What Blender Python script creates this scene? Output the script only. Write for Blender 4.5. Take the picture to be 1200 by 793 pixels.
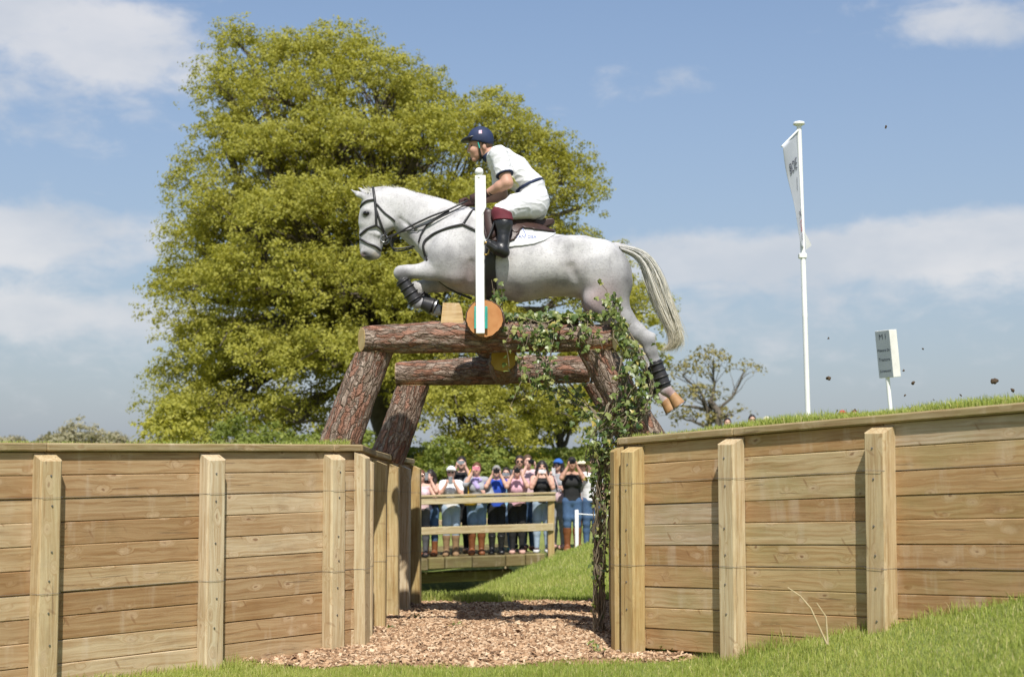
import bpy, math, random
import numpy as np
from mathutils import Vector, Matrix, noise
from mathutils.bvhtree import BVHTree

random.seed(7); RNG = np.random.default_rng(7)
for o in list(bpy.data.objects): bpy.data.objects.remove(o)
scene = bpy.context.scene
COL = scene.collection
R = math.radians

# ------------------------------------------------------------------ camera
EYE = 1.5; FPX = 1200*50/36; PITCH = math.atan((530-396.5)/FPX)
cam_d = bpy.data.cameras.new('camera'); cam = bpy.data.objects.new('camera', cam_d); COL.objects.link(cam)
cam.location = (0, 0, EYE); cam.rotation_euler = (R(90)+PITCH, 0, 0)
cam_d.lens = 50; cam_d.sensor_width = 36; cam_d.clip_start = .1; cam_d.clip_end = 6000
cam_d.dof.use_dof = True; cam_d.dof.focus_distance = 11.8; cam_d.dof.aperture_fstop = 2.6
scene.camera = cam
# ------------------------------------------------------------------ daylight
SUN_EL, SUN_AZ = 54, 5                       # degrees; azimuth to the right of straight behind the camera
sdir = Vector((math.sin(R(SUN_AZ))*math.cos(R(SUN_EL)), -math.cos(R(SUN_AZ))*math.cos(R(SUN_EL)), math.sin(R(SUN_EL))))
sun_d = bpy.data.lights.new('sun', 'SUN'); sun = bpy.data.objects.new('sun', sun_d); COL.objects.link(sun)
sun_d.energy = 4.8; sun_d.angle = R(.55); sun_d.color = (1, .955, .885)
sun.rotation_euler = sdir.to_track_quat('Z', 'Y').to_euler(); sun.location = (6, -20, 30)
world = bpy.data.worlds.new('World'); scene.world = world; world.use_nodes = True
scene.view_settings.view_transform = 'Standard'; scene.view_settings.look = 'None'
scene.view_settings.exposure = 0.32; scene.view_settings.gamma = 1; scene.view_settings.use_curve_mapping = False
scene.render.engine = 'CYCLES'; scene.render.resolution_x = 1024; scene.render.resolution_y = 676

# ------------------------------------------------------------------ node helpers
class NT:
    def __init__(s, tree): s.t = tree; s.n = tree.nodes; s.l = tree.links
    def new(s, typ, **kw):
        n = s.n.new(typ)
        for k, v in kw.items(): setattr(n, k, v)
        return n
    def put(s, sock, v):
        if v is None: return
        if hasattr(v, 'is_output'): s.l.new(v, sock)
        else: sock.default_value = v
    def math(s, op, a, b=None, c=None, clamp=False):
        n = s.new('ShaderNodeMath', operation=op, use_clamp=clamp)
        for i, v in enumerate((a, b, c)): s.put(n.inputs[i], v)
        return n.outputs[0]
    def mix(s, f, a, b, blend='MIX'):
        n = s.new('ShaderNodeMix', data_type='RGBA', blend_type=blend)
        col = lambda c: c if hasattr(c, 'is_output') else (*c[:3], 1)
        s.put(n.inputs[0], f); s.put(n.inputs[6], col(a)); s.put(n.inputs[7], col(b))
        return n.outputs[2]
    def ss(s, v, lo, hi, a=0., b=1.):
        n = s.new('ShaderNodeMapRange', interpolation_type='SMOOTHSTEP')
        s.put(n.inputs[0], v)
        for i, q in enumerate((lo, hi, a, b)): n.inputs[i+1].default_value = q
        return n.outputs[0]
    def noise(s, vec, scale, detail=4, rough=.55, dist=0.):
        n = s.new('ShaderNodeTexNoise'); s.put(n.inputs['Vector'], vec)
        n.inputs['Scale'].default_value = scale; n.inputs['Detail'].default_value = detail
        n.inputs['Roughness'].default_value = rough; n.inputs['Distortion'].default_value = dist
        return n.outputs[0]
    def new_noise_color(s, vec, scale):
        n = s.new('ShaderNodeTexNoise'); s.put(n.inputs['Vector'], vec); n.inputs['Scale'].default_value = scale; n.inputs['Detail'].default_value = 3
        return n.outputs['Color']
    def voro(s, vec, scale, feature='F1', rnd=1.):
        n = s.new('ShaderNodeTexVoronoi', feature=feature); s.put(n.inputs['Vector'], vec)
        n.inputs['Scale'].default_value = scale; n.inputs['Randomness'].default_value = rnd
        return n
    def vmap(s, vec, scale=(1,1,1), loc=None):
        n = s.new('ShaderNodeMapping'); s.put(n.inputs['Vector'], vec); n.inputs['Scale'].default_value = scale
        if loc is not None: s.put(n.inputs['Location'], loc)
        return n.outputs[0]
    def comb(s, x, y, z):
        n = s.new('ShaderNodeCombineXYZ')
        for i, v in enumerate((x, y, z)): s.put(n.inputs[i], v)
        return n.outputs[0]
    def sep(s, v):
        n = s.new('ShaderNodeSeparateXYZ'); s.put(n.inputs[0], v); return n.outputs
    def bump(s, h, strength, dist=.01):
        n = s.new('ShaderNodeBump'); s.put(n.inputs['Height'], h)
        n.inputs['Strength'].default_value = strength; n.inputs['Distance'].default_value = dist
        return n.outputs[0]

# ------------------------------------------------------------------ sky with clouds
w = NT(world.node_tree); w.n.clear()
sky = w.new('ShaderNodeTexSky', sky_type='NISHITA'); sky.sun_disc = False
sky.sun_elevation = R(SUN_EL); sky.sun_rotation = R(180-SUN_AZ)
sky.air_density = 1.15; sky.dust_density = 1.2; sky.ozone_density = 1.6; sky.altitude = 60
SKY_STRENGTH = .088
dirv = w.new('ShaderNodeTexCoord').outputs['Generated']
dx, dy, dz = w.sep(dirv)
az = w.math('ARCTAN2', dx, dy); el = w.math('ARCSINE', dz)
cv = w.comb(az, w.math('MULTIPLY', el, 1.9), 0.)
n_big = w.noise(cv, 5.5, 7, .56, .25); n_fine = w.noise(cv, 26, 6, .6, .3)
nn = w.math('MULTIPLY_ADD', n_fine, .42, w.math('MULTIPLY', n_big, .58))
def blob(a, e, ra, re, amp):
    p = w.math('POWER', w.math('DIVIDE', w.math('SUBTRACT', az, a), ra), 2.)
    q = w.math('POWER', w.math('DIVIDE', w.math('SUBTRACT', el, e), re), 2.)
    return w.math('MULTIPLY', w.math('EXPONENT', w.math('MULTIPLY', w.math('ADD', p, q), -1.)), amp)
def band(e, re_up, re_dn, amp):
    d = w.math('SUBTRACT', el, e)
    up = w.ss(d, 0., re_up, 1., 0.); dn = w.ss(d, -re_dn, 0., 0., 1.)
    return w.math('MULTIPLY', w.math('MULTIPLY', up, dn), amp)
parts = [blob(-.35, .275, .125, .060, .37), blob(-.27, .275, .055, .022, .20), blob(-.34, .205, .11, .025, .12), blob(.33, .285, .062, .019, .34), blob(.13, .257, .055, .018, .16), blob(.045, .25, .05, .018, .13),
         blob(.33, .143, .15, .020, .34), blob(.155, .136, .14, .019, .31), blob(-.34, .148, .14, .024, .34), blob(-.36, .093, .14, .014, .32), blob(.24, .115, .20, .030, .13), band(.125, .05, .09, .13), band(.07, .05, .09, .10)]
acc = parts[0]
for p_ in parts[1:]: acc = w.math('ADD', acc, p_)
far_ok = w.ss(w.math('ABSOLUTE', az), .42, .7, 0., .16)          # ordinary broken cloud all round the rest of the sky
acc = w.math('ADD', acc, far_ok)
dens = w.math('ADD', acc, w.math('MULTIPLY', w.math('SUBTRACT', nn, .5), 1.2))
cover = w.ss(dens, .12, .40, 0., .76)
shade = w.ss(w.noise(w.vmap(cv, (1, 1, 1), (0, .045, 0)), 6, 5, .55), .35, .7)
ccol = w.mix(shade, (5.6, 5.9, 6.4), (7.6, 7.45, 7.45))
haze_f = w.ss(el, -.05, .45, .70, .15)
skyc = w.mix(haze_f, sky.outputs[0], (3.35, 3.5, 3.9))
skyc = w.mix(1., skyc, (1.03, 1.12, 1.24), 'MULTIPLY')
skyf = w.mix(cover, skyc, ccol)
bg = w.new('ShaderNodeBackground'); w.put(bg.inputs[0], skyf); bg.inputs[1].default_value = SKY_STRENGTH
w.l.new(bg.outputs[0], w.new('ShaderNodeOutputWorld').inputs[0])

# ------------------------------------------------------------------ object helpers
def at(px, py, Y):
    """world point on the plane y=Y seen at photograph pixel (px,py)"""
    u = (px-600)/FPX; v = (396.5-py)/FPX; c, s = math.cos(PITCH), math.sin(PITCH)
    k = Y/(c - s*v)
    return Vector((u*k, Y, EYE + (s + c*v)*k))
def link(o, parent=None):
    COL.objects.link(o)
    if parent is not None: o.parent = parent
    return o
def tag(o, label=None, cat=None, group=None, kind=None):
    if label: o['label'] = label
    if cat: o['category'] = cat
    if group: o['group'] = group
    if kind: o['kind'] = kind
    return o
def thing(name, label, cat, loc=(0,0,0), rz=0, group=None):
    o = bpy.data.objects.new(name, None); COL.objects.link(o); o.empty_display_size = .1
    o.location = loc; o.rotation_euler = (0, 0, rz)
    return tag(o, label, cat, group)
def np_mesh(name, V, F, smooth=False):
    """V (n,3) floats; F (m,k) ints or a list of such arrays"""
    V = np.asarray(V, dtype=np.float32)
    Fs = [np.asarray(f, dtype=np.int32) for f in (F if isinstance(F, list) else [F]) if len(f)]
    me = bpy.data.meshes.new(name); me.vertices.add(len(V)); me.vertices.foreach_set('co', V.ravel())
    loops = np.concatenate([f.ravel() for f in Fs]); tot = np.concatenate([np.full(len(f), f.shape[1], np.int32) for f in Fs])
    start = np.concatenate([[0], np.cumsum(tot)[:-1]]).astype(np.int32)
    me.loops.add(len(loops)); me.loops.foreach_set('vertex_index', loops)
    me.polygons.add(len(tot)); me.polygons.foreach_set('loop_start', start); me.polygons.foreach_set('loop_total', tot)
    me.polygons.foreach_set('use_smooth', np.full(len(tot), bool(smooth)))
    me.update(calc_edges=True); me.validate()
    return me
def obj(name, me, mat=None, parent=None, loc=None):
    o = bpy.data.objects.new(name, me)
    if mat is not None and not me.materials: me.materials.append(mat)
    link(o, parent)
    if loc is not None: o.location = loc
    return o
def fattr(me, name, arr):
    a = me.attributes.new(name, 'FLOAT', 'POINT'); a.data.foreach_set('value', np.asarray(arr, np.float32))
def cattr(me, name, arr):
    a = me.attributes.new(name, 'FLOAT_COLOR', 'POINT')
    c = np.ones((len(arr), 4), np.float32); c[:, :3] = arr; a.data.foreach_set('color', c.ravel())
class MB:
    """collects shapes into one mesh"""
    def __init__(s): s.v = []; s.f = {}; s.n = 0
    def add(s, V, F):
        V = np.asarray(V, float)
        for f in F: s.f.setdefault(len(f), []).append([i+s.n for i in f])
        s.v.append(V); s.n += len(V)
    def box(s, c, size, rot=None, cham=0.):
        x, y, z = [q/2 for q in size]
        if cham <= 0:
            V = [(i*x, j*y, k*z) for i in (-1,1) for j in (-1,1) for k in (-1,1)]
            F = [(0,1,3,2),(4,6,7,5),(0,4,5,1),(2,3,7,6),(0,2,6,4),(1,5,7,3)]
        else:
            V, F = cham_box(x, y, z, cham)
        M = (rot.to_3x3() if rot is not None else Matrix.Identity(3))
        s.add([M @ Vector(v) + Vector(c) for v in V], F)
    def tube(s, pts, radii, seg=8, cap=True, flat=None):
        pts = [Vector(p) for p in pts]; n = len(pts)
        if not hasattr(radii, '__len__'): radii = [radii]*n
        base = []; prev = None
        for i, p in enumerate(pts):
            t = (pts[min(i+1, n-1)] - pts[max(i-1, 0)])
            t = t.normalized() if t.length > 1e-9 else Vector((0,0,1))
            if prev is None: prev = t.orthogonal().normalized()
            a = (prev - t*prev.dot(t)); a = a.normalized() if a.length > 1e-6 else t.orthogonal().normalized()
            b = t.cross(a); prev = a
            for k in range(seg):
                th = 2*math.pi*k/seg
                base.append(p + (a*math.cos(th) + b*math.sin(th))*radii[i])
        F = []
        for i in range(n-1):
            for k in range(seg):
                k2 = (k+1) % seg
                F.append((i*seg+k, i*seg+k2, (i+1)*seg+k2, (i+1)*seg+k))
        if cap:                                                # own ring of vertices, so a smooth tube keeps crisp ends
            m0 = len(base); base += base[:seg]+base[(n-1)*seg:n*seg]
            F += [tuple(range(m0+seg-1, m0-1, -1)), tuple(range(m0+seg, m0+2*seg))]
        s.add(base, F)
    def build(s, name, mat=None, parent=None, smooth=False, loc=None):
        me = np_mesh(name, np.concatenate(s.v), [np.array(f) for f in s.f.values()], smooth)
        return obj(name, me, mat, parent, loc)
def cham_box(x, y, z, c):
    """box with every edge chamfered"""
    V = []; idx = {}
    for i in (-1,1):
        for j in (-1,1):
            for k in (-1,1):
                for ax in range(3):
                    p = [i*x, j*y, k*z]
                    for q in range(3):
                        if q != ax: p[q] -= c*(1 if p[q] > 0 else -1)
                    idx[i,j,k,ax] = len(V); V.append(tuple(p))
    F = []
    S = (-1, 1)
    for ax in range(3):
        o1, o2 = [q for q in range(3) if q != ax]
        for s_ in S:
            def key(a, b):
                t = [0,0,0]; t[ax] = s_; t[o1] = a; t[o2] = b; return (*t, ax)
            F.append([idx[key(-1,-1)], idx[key(1,-1)], idx[key(1,1)], idx[key(-1,1)]])
    for ax in range(3):
        o1, o2 = [q for q in range(3) if q != ax]
        for a in S:
            for b in S:
                def key(e, face):
                    t = [0,0,0]; t[ax] = e; t[o1] = a; t[o2] = b; return (*t, face)
                F.append([idx[key(-1,o1)], idx[key(1,o1)], idx[key(1,o2)], idx[key(-1,o2)]])
    for i in S:
        for j in S:
            for k in S: F.append([idx[i,j,k,0], idx[i,j,k,1], idx[i,j,k,2]])
    out = []
    for f in F:
        a, b, c_ = [Vector(V[q]) for q in f[:3]]
        nrm = (b-a).cross(c_-a); ctr = sum((Vector(V[q]) for q in f), Vector())/len(f)
        out.append(tuple(f) if nrm.dot(ctr) > 0 else tuple(reversed(f)))
    return V, out

# ------------------------------------------------------------------ implicit surfaces (bodies, clothes, tack)
def sm_min(a, b, k):
    h = np.maximum(k-np.abs(a-b), 0)/k
    return np.minimum(a, b) - h*h*k*.25
class SDF:
    def __init__(s): s.p = []
    def cone(s, A, B, ra, rb, sc=(1,1,1), k=None, sub=False):
        s.p.append((np.array(A, float), np.array(B, float), ra, rb, np.array(sc, float), k, sub, None)); return s
    def ell(s, C, radii, k=None, sub=False, rot=None):
        r = max(radii); s.p.append((np.array(C, float), np.array(C, float), r, r, np.array(radii, float)/r, k, sub, rot)); return s
    def chain(s, pts, k=None):
        """pts: list of (point, radius, scale)"""
        for (A, ra, sa), (B, rb, sb) in zip(pts[:-1], pts[1:]):
            s.p.append((np.array(A, float), np.array(B, float), ra, rb, (np.array(sa, float), np.array(sb, float)), k, False, None))
        return s
    def merged(s, *others):
        r = SDF(); r.p = list(s.p)
        for o in others: r.p += o.p
        return r
    def bounds(s, pad):
        lo = np.min([np.minimum(p[0]-p[2], p[1]-p[3]) for p in s.p if not p[6]], axis=0)-pad
        hi = np.max([np.maximum(p[0]+p[2], p[1]+p[3]) for p in s.p if not p[6]], axis=0)+pad
        return lo, hi
    def field(s, lo, hi, h, k):
        n = np.maximum(np.ceil((hi-lo)/h).astype(int)+1, 4)
        axs = [lo[i]+h*np.arange(n[i]) for i in range(3)]
        D = np.full(tuple(n), .5, np.float32)
        for A, B, ra, rb, sc, kk, sub, rot in s.p:
            kk = kk or k
            r = max(ra, rb)+kk+4*h+.03
            pl, ph = np.minimum(A, B)-r, np.maximum(A, B)+r
            i0 = np.clip(np.floor((pl-lo)/h).astype(int), 0, n); i1 = np.clip(np.ceil((ph-lo)/h).astype(int)+1, 0, n)
            if np.any(i1 <= i0): continue
            sl = tuple(slice(a, b) for a, b in zip(i0, i1))
            X = axs[0][sl[0]][:,None,None]; Yy = axs[1][sl[1]][None,:,None]; Z = axs[2][sl[2]][None,None,:]
            d = B-A; L2 = d@d
            px, py, pz = X-A[0], Yy-A[1], Z-A[2]
            if L2 > 1e-12:
                t = np.clip((px*d[0]+py*d[1]+pz*d[2])/L2, 0, 1)
                qx, qy, qz = px-t*d[0], py-t*d[1], pz-t*d[2]; rr = ra+(rb-ra)*t
                if isinstance(sc, tuple):
                    s0, s1 = sc; S_ = [s0[i]+(s1[i]-s0[i])*t for i in range(3)]; ms = np.minimum(np.minimum(S_[0], S_[1]), S_[2])
                else: S_ = sc; ms = sc.min()
            else:
                qx, qy, qz = px, py, pz; rr = ra; S_ = sc; ms = sc.min()
                if rot is not None:
                    m = np.array(rot.transposed())
                    qx, qy, qz = [m[i][0]*px+m[i][1]*py+m[i][2]*pz for i in range(3)]
            dd = ((np.sqrt((qx/S_[0])**2+(qy/S_[1])**2+(qz/S_[2])**2)-rr)*ms).astype(np.float32)
            if sub: D[sl] = -sm_min(-D[sl], dd, kk)
            else: D[sl] = sm_min(D[sl], dd, kk)
        return D, axs
    def mesh(s, name, h=.012, k=.03, off=0., cuts=(), polys=(), lo=None, hi=None, hollow=0., post=None):
        """cuts: (point, normal) keep the side against the normal; polys: outline in x,z kept inside"""
        l0, h0 = s.bounds(.02+max(off, 0)+k*.3)
        if lo is not None: l0 = np.maximum(l0, lo)
        if hi is not None: h0 = np.minimum(h0, hi)
        D, axs = s.field(l0, h0, h, k)
        if hollow: D = np.maximum(D-off, -(D-off+hollow))
        else: D = D-off
        X, Yy, Z = axs[0][:,None,None], axs[1][None,:,None], axs[2][None,None,:]
        for p, nrm in cuts:
            nrm = np.array(nrm, float); nrm /= np.linalg.norm(nrm)
            D = np.maximum(D, (X-p[0])*nrm[0]+(Yy-p[1])*nrm[1]+(Z-p[2])*nrm[2])
        for poly in polys:
            D = np.maximum(D, poly_sd(poly, axs[0], axs[2])[:,None,:])
        if post is not None: D = post(D, X, Yy, Z)
        D[0,:,:] = D[-1,:,:] = .5; D[:,0,:] = D[:,-1,:] = .5; D[:,:,0] = D[:,:,-1] = .5
        V, F = surface_nets(D, [a[0] for a in axs], h)
        return np_mesh(name, V, F, True)
def poly_sd(P, xs, zs):
    P = np.asarray(P, float); X, Z = np.meshgrid(xs, zs, indexing='ij')
    d = np.full(X.shape, 1e9); inside = np.zeros(X.shape, bool)
    for i in range(len(P)):
        a, b = P[i], P[(i+1) % len(P)]; e = b-a
        t = np.clip(((X-a[0])*e[0]+(Z-a[1])*e[1])/(e@e), 0, 1)
        d = np.minimum(d, (X-a[0]-t*e[0])**2+(Z-a[1]-t*e[1])**2)
        c = (a[1] > Z) != (b[1] > Z)
        with np.errstate(divide='ignore', invalid='ignore'):
            xi = a[0]+(Z-a[1])*e[0]/(e[1] if e[1] != 0 else 1e-12)
        inside ^= c & (X < xi)
    d = np.sqrt(d); return np.where(inside, -d, d)
def surface_nets(D, org, h):
    s = D < 0; nx, ny, nz = D.shape
    cnt = sum(s[i:nx-1+i, j:ny-1+j, k:nz-1+k].astype(np.int8) for i in (0,1) for j in (0,1) for k in (0,1))
    I = np.argwhere((cnt > 0) & (cnt < 8))
    vid = np.full((nx-1, ny-1, nz-1), -1, np.int32); vid[I[:,0], I[:,1], I[:,2]] = np.arange(len(I))
    acc = np.zeros((len(I), 3)); num = np.zeros(len(I))
    C = [(i,j,k) for i in (0,1) for j in (0,1) for k in (0,1)]
    for a in range(8):
        for b in range(a+1, 8):
            ca, cb = np.array(C[a]), np.array(C[b])
            if np.abs(ca-cb).sum() != 1: continue
            da = D[I[:,0]+ca[0], I[:,1]+ca[1], I[:,2]+ca[2]].astype(float); db = D[I[:,0]+cb[0], I[:,1]+cb[1], I[:,2]+cb[2]].astype(float)
            m = (da < 0) != (db < 0); t = np.where(m, da/np.where(m, da-db, 1), 0)
            acc[m] += (ca + t[:,None]*(cb-ca))[m]; num[m] += 1
    V = (I + acc/num[:,None])*h + np.array(org)
    F = []
    for ax in range(3):
        sh = [slice(None)]*3; sl0 = list(sh); sl1 = list(sh); sl0[ax] = slice(0, -1); sl1[ax] = slice(1, None)
        a, b = s[tuple(sl0)], s[tuple(sl1)]; E = np.argwhere(a != b)
        o1, o2 = [(1,2),(2,0),(0,1)][ax]
        ok = (E[:,o1] > 0) & (E[:,o2] > 0) & (E[:,o1] < D.shape[o1]-1) & (E[:,o2] < D.shape[o2]-1); E = E[ok]
        ins = s[E[:,0], E[:,1], E[:,2]]
        q = []
        for u, v in ((-1,-1),(0,-1),(0,0),(-1,0)):
            e = E.copy(); e[:,o1] += u; e[:,o2] += v; q.append(vid[e[:,0], e[:,1], e[:,2]])
        q = np.stack(q, 1); q[~ins] = q[~ins][:, ::-1]; F.append(q)
    return V, np.concatenate(F)

# ------------------------------------------------------------------ materials
def principled(name):
    m = bpy.data.materials.new(name); m.use_nodes = True; t = NT(m.node_tree)
    return m, t, t.n['Principled BSDF']
def simple(name, c1, c2=None, scale=6, rough=.7, bump=0., bscale=None, metal=0., spec=.4, sheen=0., coord='Object', detail=5):
    m, t, b = principled(name)
    c2 = c2 or tuple(x*.82 for x in c1)
    v = t.new('ShaderNodeTexCoord').outputs[coord]
    f = t.ss(t.noise(v, scale, detail), .3, .7)
    t.put(b.inputs['Base Color'], t.mix(f, c1, c2)); b.inputs['Roughness'].default_value = rough
    b.inputs['Metallic'].default_value = metal; b.inputs['Specular IOR Level'].default_value = spec
    if sheen: b.inputs['Sheen Weight'].default_value = sheen
    if bump: t.put(b.inputs['Normal'], t.bump(t.noise(v, bscale or scale*6, 5), bump, .01))
    return m
def wood(name, tones, knots=1., green=0., rough=.75, streak=.5, scale=1., upright=False):
    """sawn softwood: x along the grain"""
    m, t, b = principled(name)
    v = t.new('ShaderNodeTexCoord').outputs['Object']; inf = t.new('ShaderNodeObjectInfo'); rnd = inf.outputs['Random']
    loc = t.comb(t.math('MULTIPLY', rnd, 37.), t.math('MULTIPLY', rnd, 13.), t.math('MULTIPLY', rnd, 71.))
    vv = t.new('ShaderNodeVectorMath', operation='ADD'); t.put(vv.inputs[0], v); t.put(vv.inputs[1], loc); v = vv.outputs[0]
    if upright: sx_, sy_, sz_ = t.sep(v); v = t.comb(sz_, sy_, sx_)
    ramp = t.new('ShaderNodeValToRGB'); t.put(ramp.inputs[0], rnd); el = ramp.color_ramp.elements; ramp.color_ramp.interpolation = 'CONSTANT'
    while len(el) < len(tones): el.new(.5)
    for i, c in enumerate(tones): el[i].position = i/len(tones); el[i].color = (*c, 1)
    base = ramp.outputs[0]
    warp = t.noise(t.vmap(v, (1.6, 5, 5)), 1.*scale, 3)
    kw = t.new('ShaderNodeVectorMath', operation='MULTIPLY_ADD'); t.put(kw.inputs[0], t.new_noise_color(v, 9.)); kw.inputs[1].default_value = (.09, .05, .05); t.put(kw.inputs[2], v)
    kv = t.voro(t.vmap(kw.outputs[0], (3.0*scale, 3.2*scale, 6.4*scale)), 1.35); kd = kv.outputs['Distance']
    knot = t.ss(kd, .045, .095, 1., 0.); ring = t.ss(kd, .08, .34, 1., 0.); whorl = t.ss(t.math('ADD', kd, t.math('MULTIPLY', t.noise(t.vmap(v, (14, 14, 5)), 1.5, 4), .35)), .30, .46, 1., 0.)
    gx, gy, gz = t.sep(v)
    gcoord = t.comb(t.math('MULTIPLY', gx, 1.6), t.math('MULTIPLY', gy, 60.), t.math('ADD', t.math('MULTIPLY', gz, 60.), t.math('ADD', t.math('MULTIPLY', warp, 5.), t.math('MULTIPLY', ring, 5.))))
    g = t.noise(gcoord, 1.0, 5, .65)
    c = t.mix(t.ss(g, .36, .68), base, t.mix(1., base, (.74, .63, .53), 'MULTIPLY'))
    c = t.mix(t.math('MULTIPLY', whorl, .55*knots), c, t.mix(.7, c, (.58, .43, .28)))
    c = t.mix(t.math('MULTIPLY', t.ss(t.noise(t.vmap(v, (7, 7, 1.2)), 1.3, 4), .55, .75), streak), c, t.mix(.55, c, (.62, .52, .40)))
    c = t.mix(t.math('MULTIPLY', t.ss(t.noise(v, 3.1, 4), .5, .74), .35), c, t.mix(1., c, (.74, .64, .52), 'MULTIPLY'))
    c = t.mix(t.math('MULTIPLY', t.ss(t.noise(t.vmap(v, (1.0, 3, 2.4)), 2.6, 6, .68), .54, .70), .38), c, t.mix(1., c, (.62, .60, .60), 'MULTIPLY'))
    if green: c = t.mix(t.math('MULTIPLY', t.ss(t.noise(t.vmap(v, (1.2, 1, 3)), 1.7, 5), .42, .7), green), c, (.23, .21, .075))
    c = t.mix(t.math('MULTIPLY', knot, .75*knots), c, (.17, .085, .04))
    gx2, gy2, gz2 = t.sep(v)                                       # branch spikes: short brown diagonal marks
    sv = t.comb(t.math('ADD', t.math('MULTIPLY', gx2, 15.), t.math('MULTIPLY', gz2, 9.)), t.math('MULTIPLY', gy2, 3.), t.math('MULTIPLY', gz2, 5.2))
    spk = t.math('MULTIPLY', t.ss(t.voro(sv, .62).outputs['Distance'], .07, .13, 1., 0.), .5*knots)
    c = t.mix(spk, c, (.20, .10, .045))
    c = t.mix(t.math('MULTIPLY', t.ss(t.noise(t.vmap(v, (1.1, 9, 13)), 1.6, 5, .65), .52, .72), .5), c, t.mix(1., c, (.66, .53, .42), 'MULTIPLY'))
    crack = t.ss(t.noise(t.vmap(v, (2.2, 40, 52)), 1.0, 3), .655, .70)
    c = t.mix(t.math('MULTIPLY', crack, .5), c, (.12, .075, .045))
    t.put(b.inputs['Base Color'], c); b.inputs['Roughness'].default_value = rough; b.inputs['Specular IOR Level'].default_value = .25
    t.put(b.inputs['Normal'], t.bump(t.math('SUBTRACT', g, t.math('MULTIPLY', crack, .8)), .35, .006))
    return m
def leafmat(name, cols, trans=.35, rough=.55, spec=.3, attr='tint', normal_bend=None):
    m = bpy.data.materials.new(name); m.use_nodes = True; t = NT(m.node_tree); b = t.n['Principled BSDF']
    a = t.new('ShaderNodeAttribute'); a.attribute_name = attr
    ramp = t.new('ShaderNodeValToRGB'); t.put(ramp.inputs[0], a.outputs['Fac']); el = ramp.color_ramp.elements
    while len(el) < len(cols): el.new(.5)
    for i, c in enumerate(cols): el[i].position = i/(len(cols)-1); el[i].color = (*c, 1)
    t.put(b.inputs['Base Color'], ramp.outputs[0]); b.inputs['Roughness'].default_value = rough; b.inputs['Specular IOR Level'].default_value = spec
    tr = t.new('ShaderNodeBsdfTranslucent'); t.put(tr.inputs[0], t.mix(1., ramp.outputs[0], (1.25, 1.2, .6), 'MULTIPLY'))
    mx = t.new('ShaderNodeMixShader'); mx.inputs[0].default_value = trans
    t.l.new(b.outputs[0], mx.inputs[1]); t.l.new(tr.outputs[0], mx.inputs[2])
    t.l.new(mx.outputs[0], t.n['Material Output'].inputs[0])
    return m
def barkmat(name, red=.5, axis_scale=.22):
    """pine bark plates, z along the trunk"""
    m, t, b = principled(name)
    v = t.new('ShaderNodeTexCoord').outputs['Object']
    wn = t.noise(v, 5, 3)
    vv = t.new('ShaderNodeVectorMath', operation='MULTIPLY_ADD'); t.put(vv.inputs[0], t.comb(wn, wn, wn)); vv.inputs[1].default_value = (.10, .10, .45); t.put(vv.inputs[2], v)
    q = t.vmap(vv.outputs[0], (1, 1, axis_scale))
    e1 = t.voro(q, 30, 'DISTANCE_TO_EDGE').outputs[0]; cell = t.voro(q, 30, 'F1').outputs['Color']
    e2 = t.voro(q, 75, 'DISTANCE_TO_EDGE').outputs[0]
    fis = t.ss(e1, .0, .16, 1., 0.); fine = t.ss(e2, 0., .12, 1., 0.)
    rn = t.noise(t.vmap(v, (1, 1, .6)), 5.2, 7, .7)
    cr, cg, cb = t.sep(cell)
    redmask = t.ss(t.math('ADD', t.math('MULTIPLY', rn, .8), t.math('MULTIPLY', cr, .45)), .72-.28*red, .86-.28*red)
    grey = t.mix(t.ss(t.noise(t.vmap(v, (1,1,.35)), 26, 6, .7), .3, .7), (.17, .11, .075), (.46, .37, .30))
    c = t.mix(redmask, grey, t.mix(cg, (.26, .125, .08), (.41, .23, .165)))
    c = t.mix(t.math('MULTIPLY', fis, .36), c, (.095, .055, .04)); c = t.mix(t.math('MULTIPLY', fine, .25), c, (.12, .075, .055)); c = t.mix(t.math('MULTIPLY', t.ss(t.noise(t.vmap(v, (1, 1, .12)), 48, 4, .7), .48, .72), .55), c, t.mix(1., c, (.5, .44, .4), 'MULTIPLY'))
    t.put(b.inputs['Base Color'], c); b.inputs['Roughness'].default_value = .92; b.inputs['Specular IOR Level'].default_value = .15
    hgt = t.math('SUBTRACT', t.math('ADD', t.math('MULTIPLY', t.noise(v, 30, 6, .7), .5), t.math('MULTIPLY', cb, .35)), t.math('ADD', fis, t.math('MULTIPLY', fine, .3)))
    t.put(b.inputs['Normal'], t.bump(hgt, .9, .02))
    return m
def cutwood(name, c1, c2, rings=True):
    m, t, b = principled(name); v = t.new('ShaderNodeTexCoord').outputs['Object']
    x, y, z = t.sep(v)
    wob = t.math('MULTIPLY', t.noise(v, 9, 3), .02)
    r = t.math('ADD', t.math('SQRT', t.math('ADD', t.math('MULTIPLY', x, x), t.math('MULTIPLY', y, y))), wob)
    ring = t.math('SINE', t.math('MULTIPLY', r, 620.))
    c = t.mix(t.math('MULTIPLY_ADD', ring, .18, .3), c1, c2)
    c = t.mix(t.ss(t.noise(v, 11, 5), .4, .7), c, t.mix(1., c, (.86, .78, .68), 'MULTIPLY'))
    t.put(b.inputs['Base Color'], c); b.inputs['Roughness'].default_value = .8
    t.put(b.inputs['Normal'], t.bump(t.noise(t.vmap(v, (60, 4, 4)), 3, 3), .3, .004))
    return m
M = {}
M['plank_tan'] = wood('plank_tan', [(.45,.33,.19), (.38,.25,.13), (.51,.395,.245), (.345,.22,.11), (.44,.315,.18), (.385,.265,.145), (.53,.42,.27), (.42,.285,.155)], green=.06)
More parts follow.
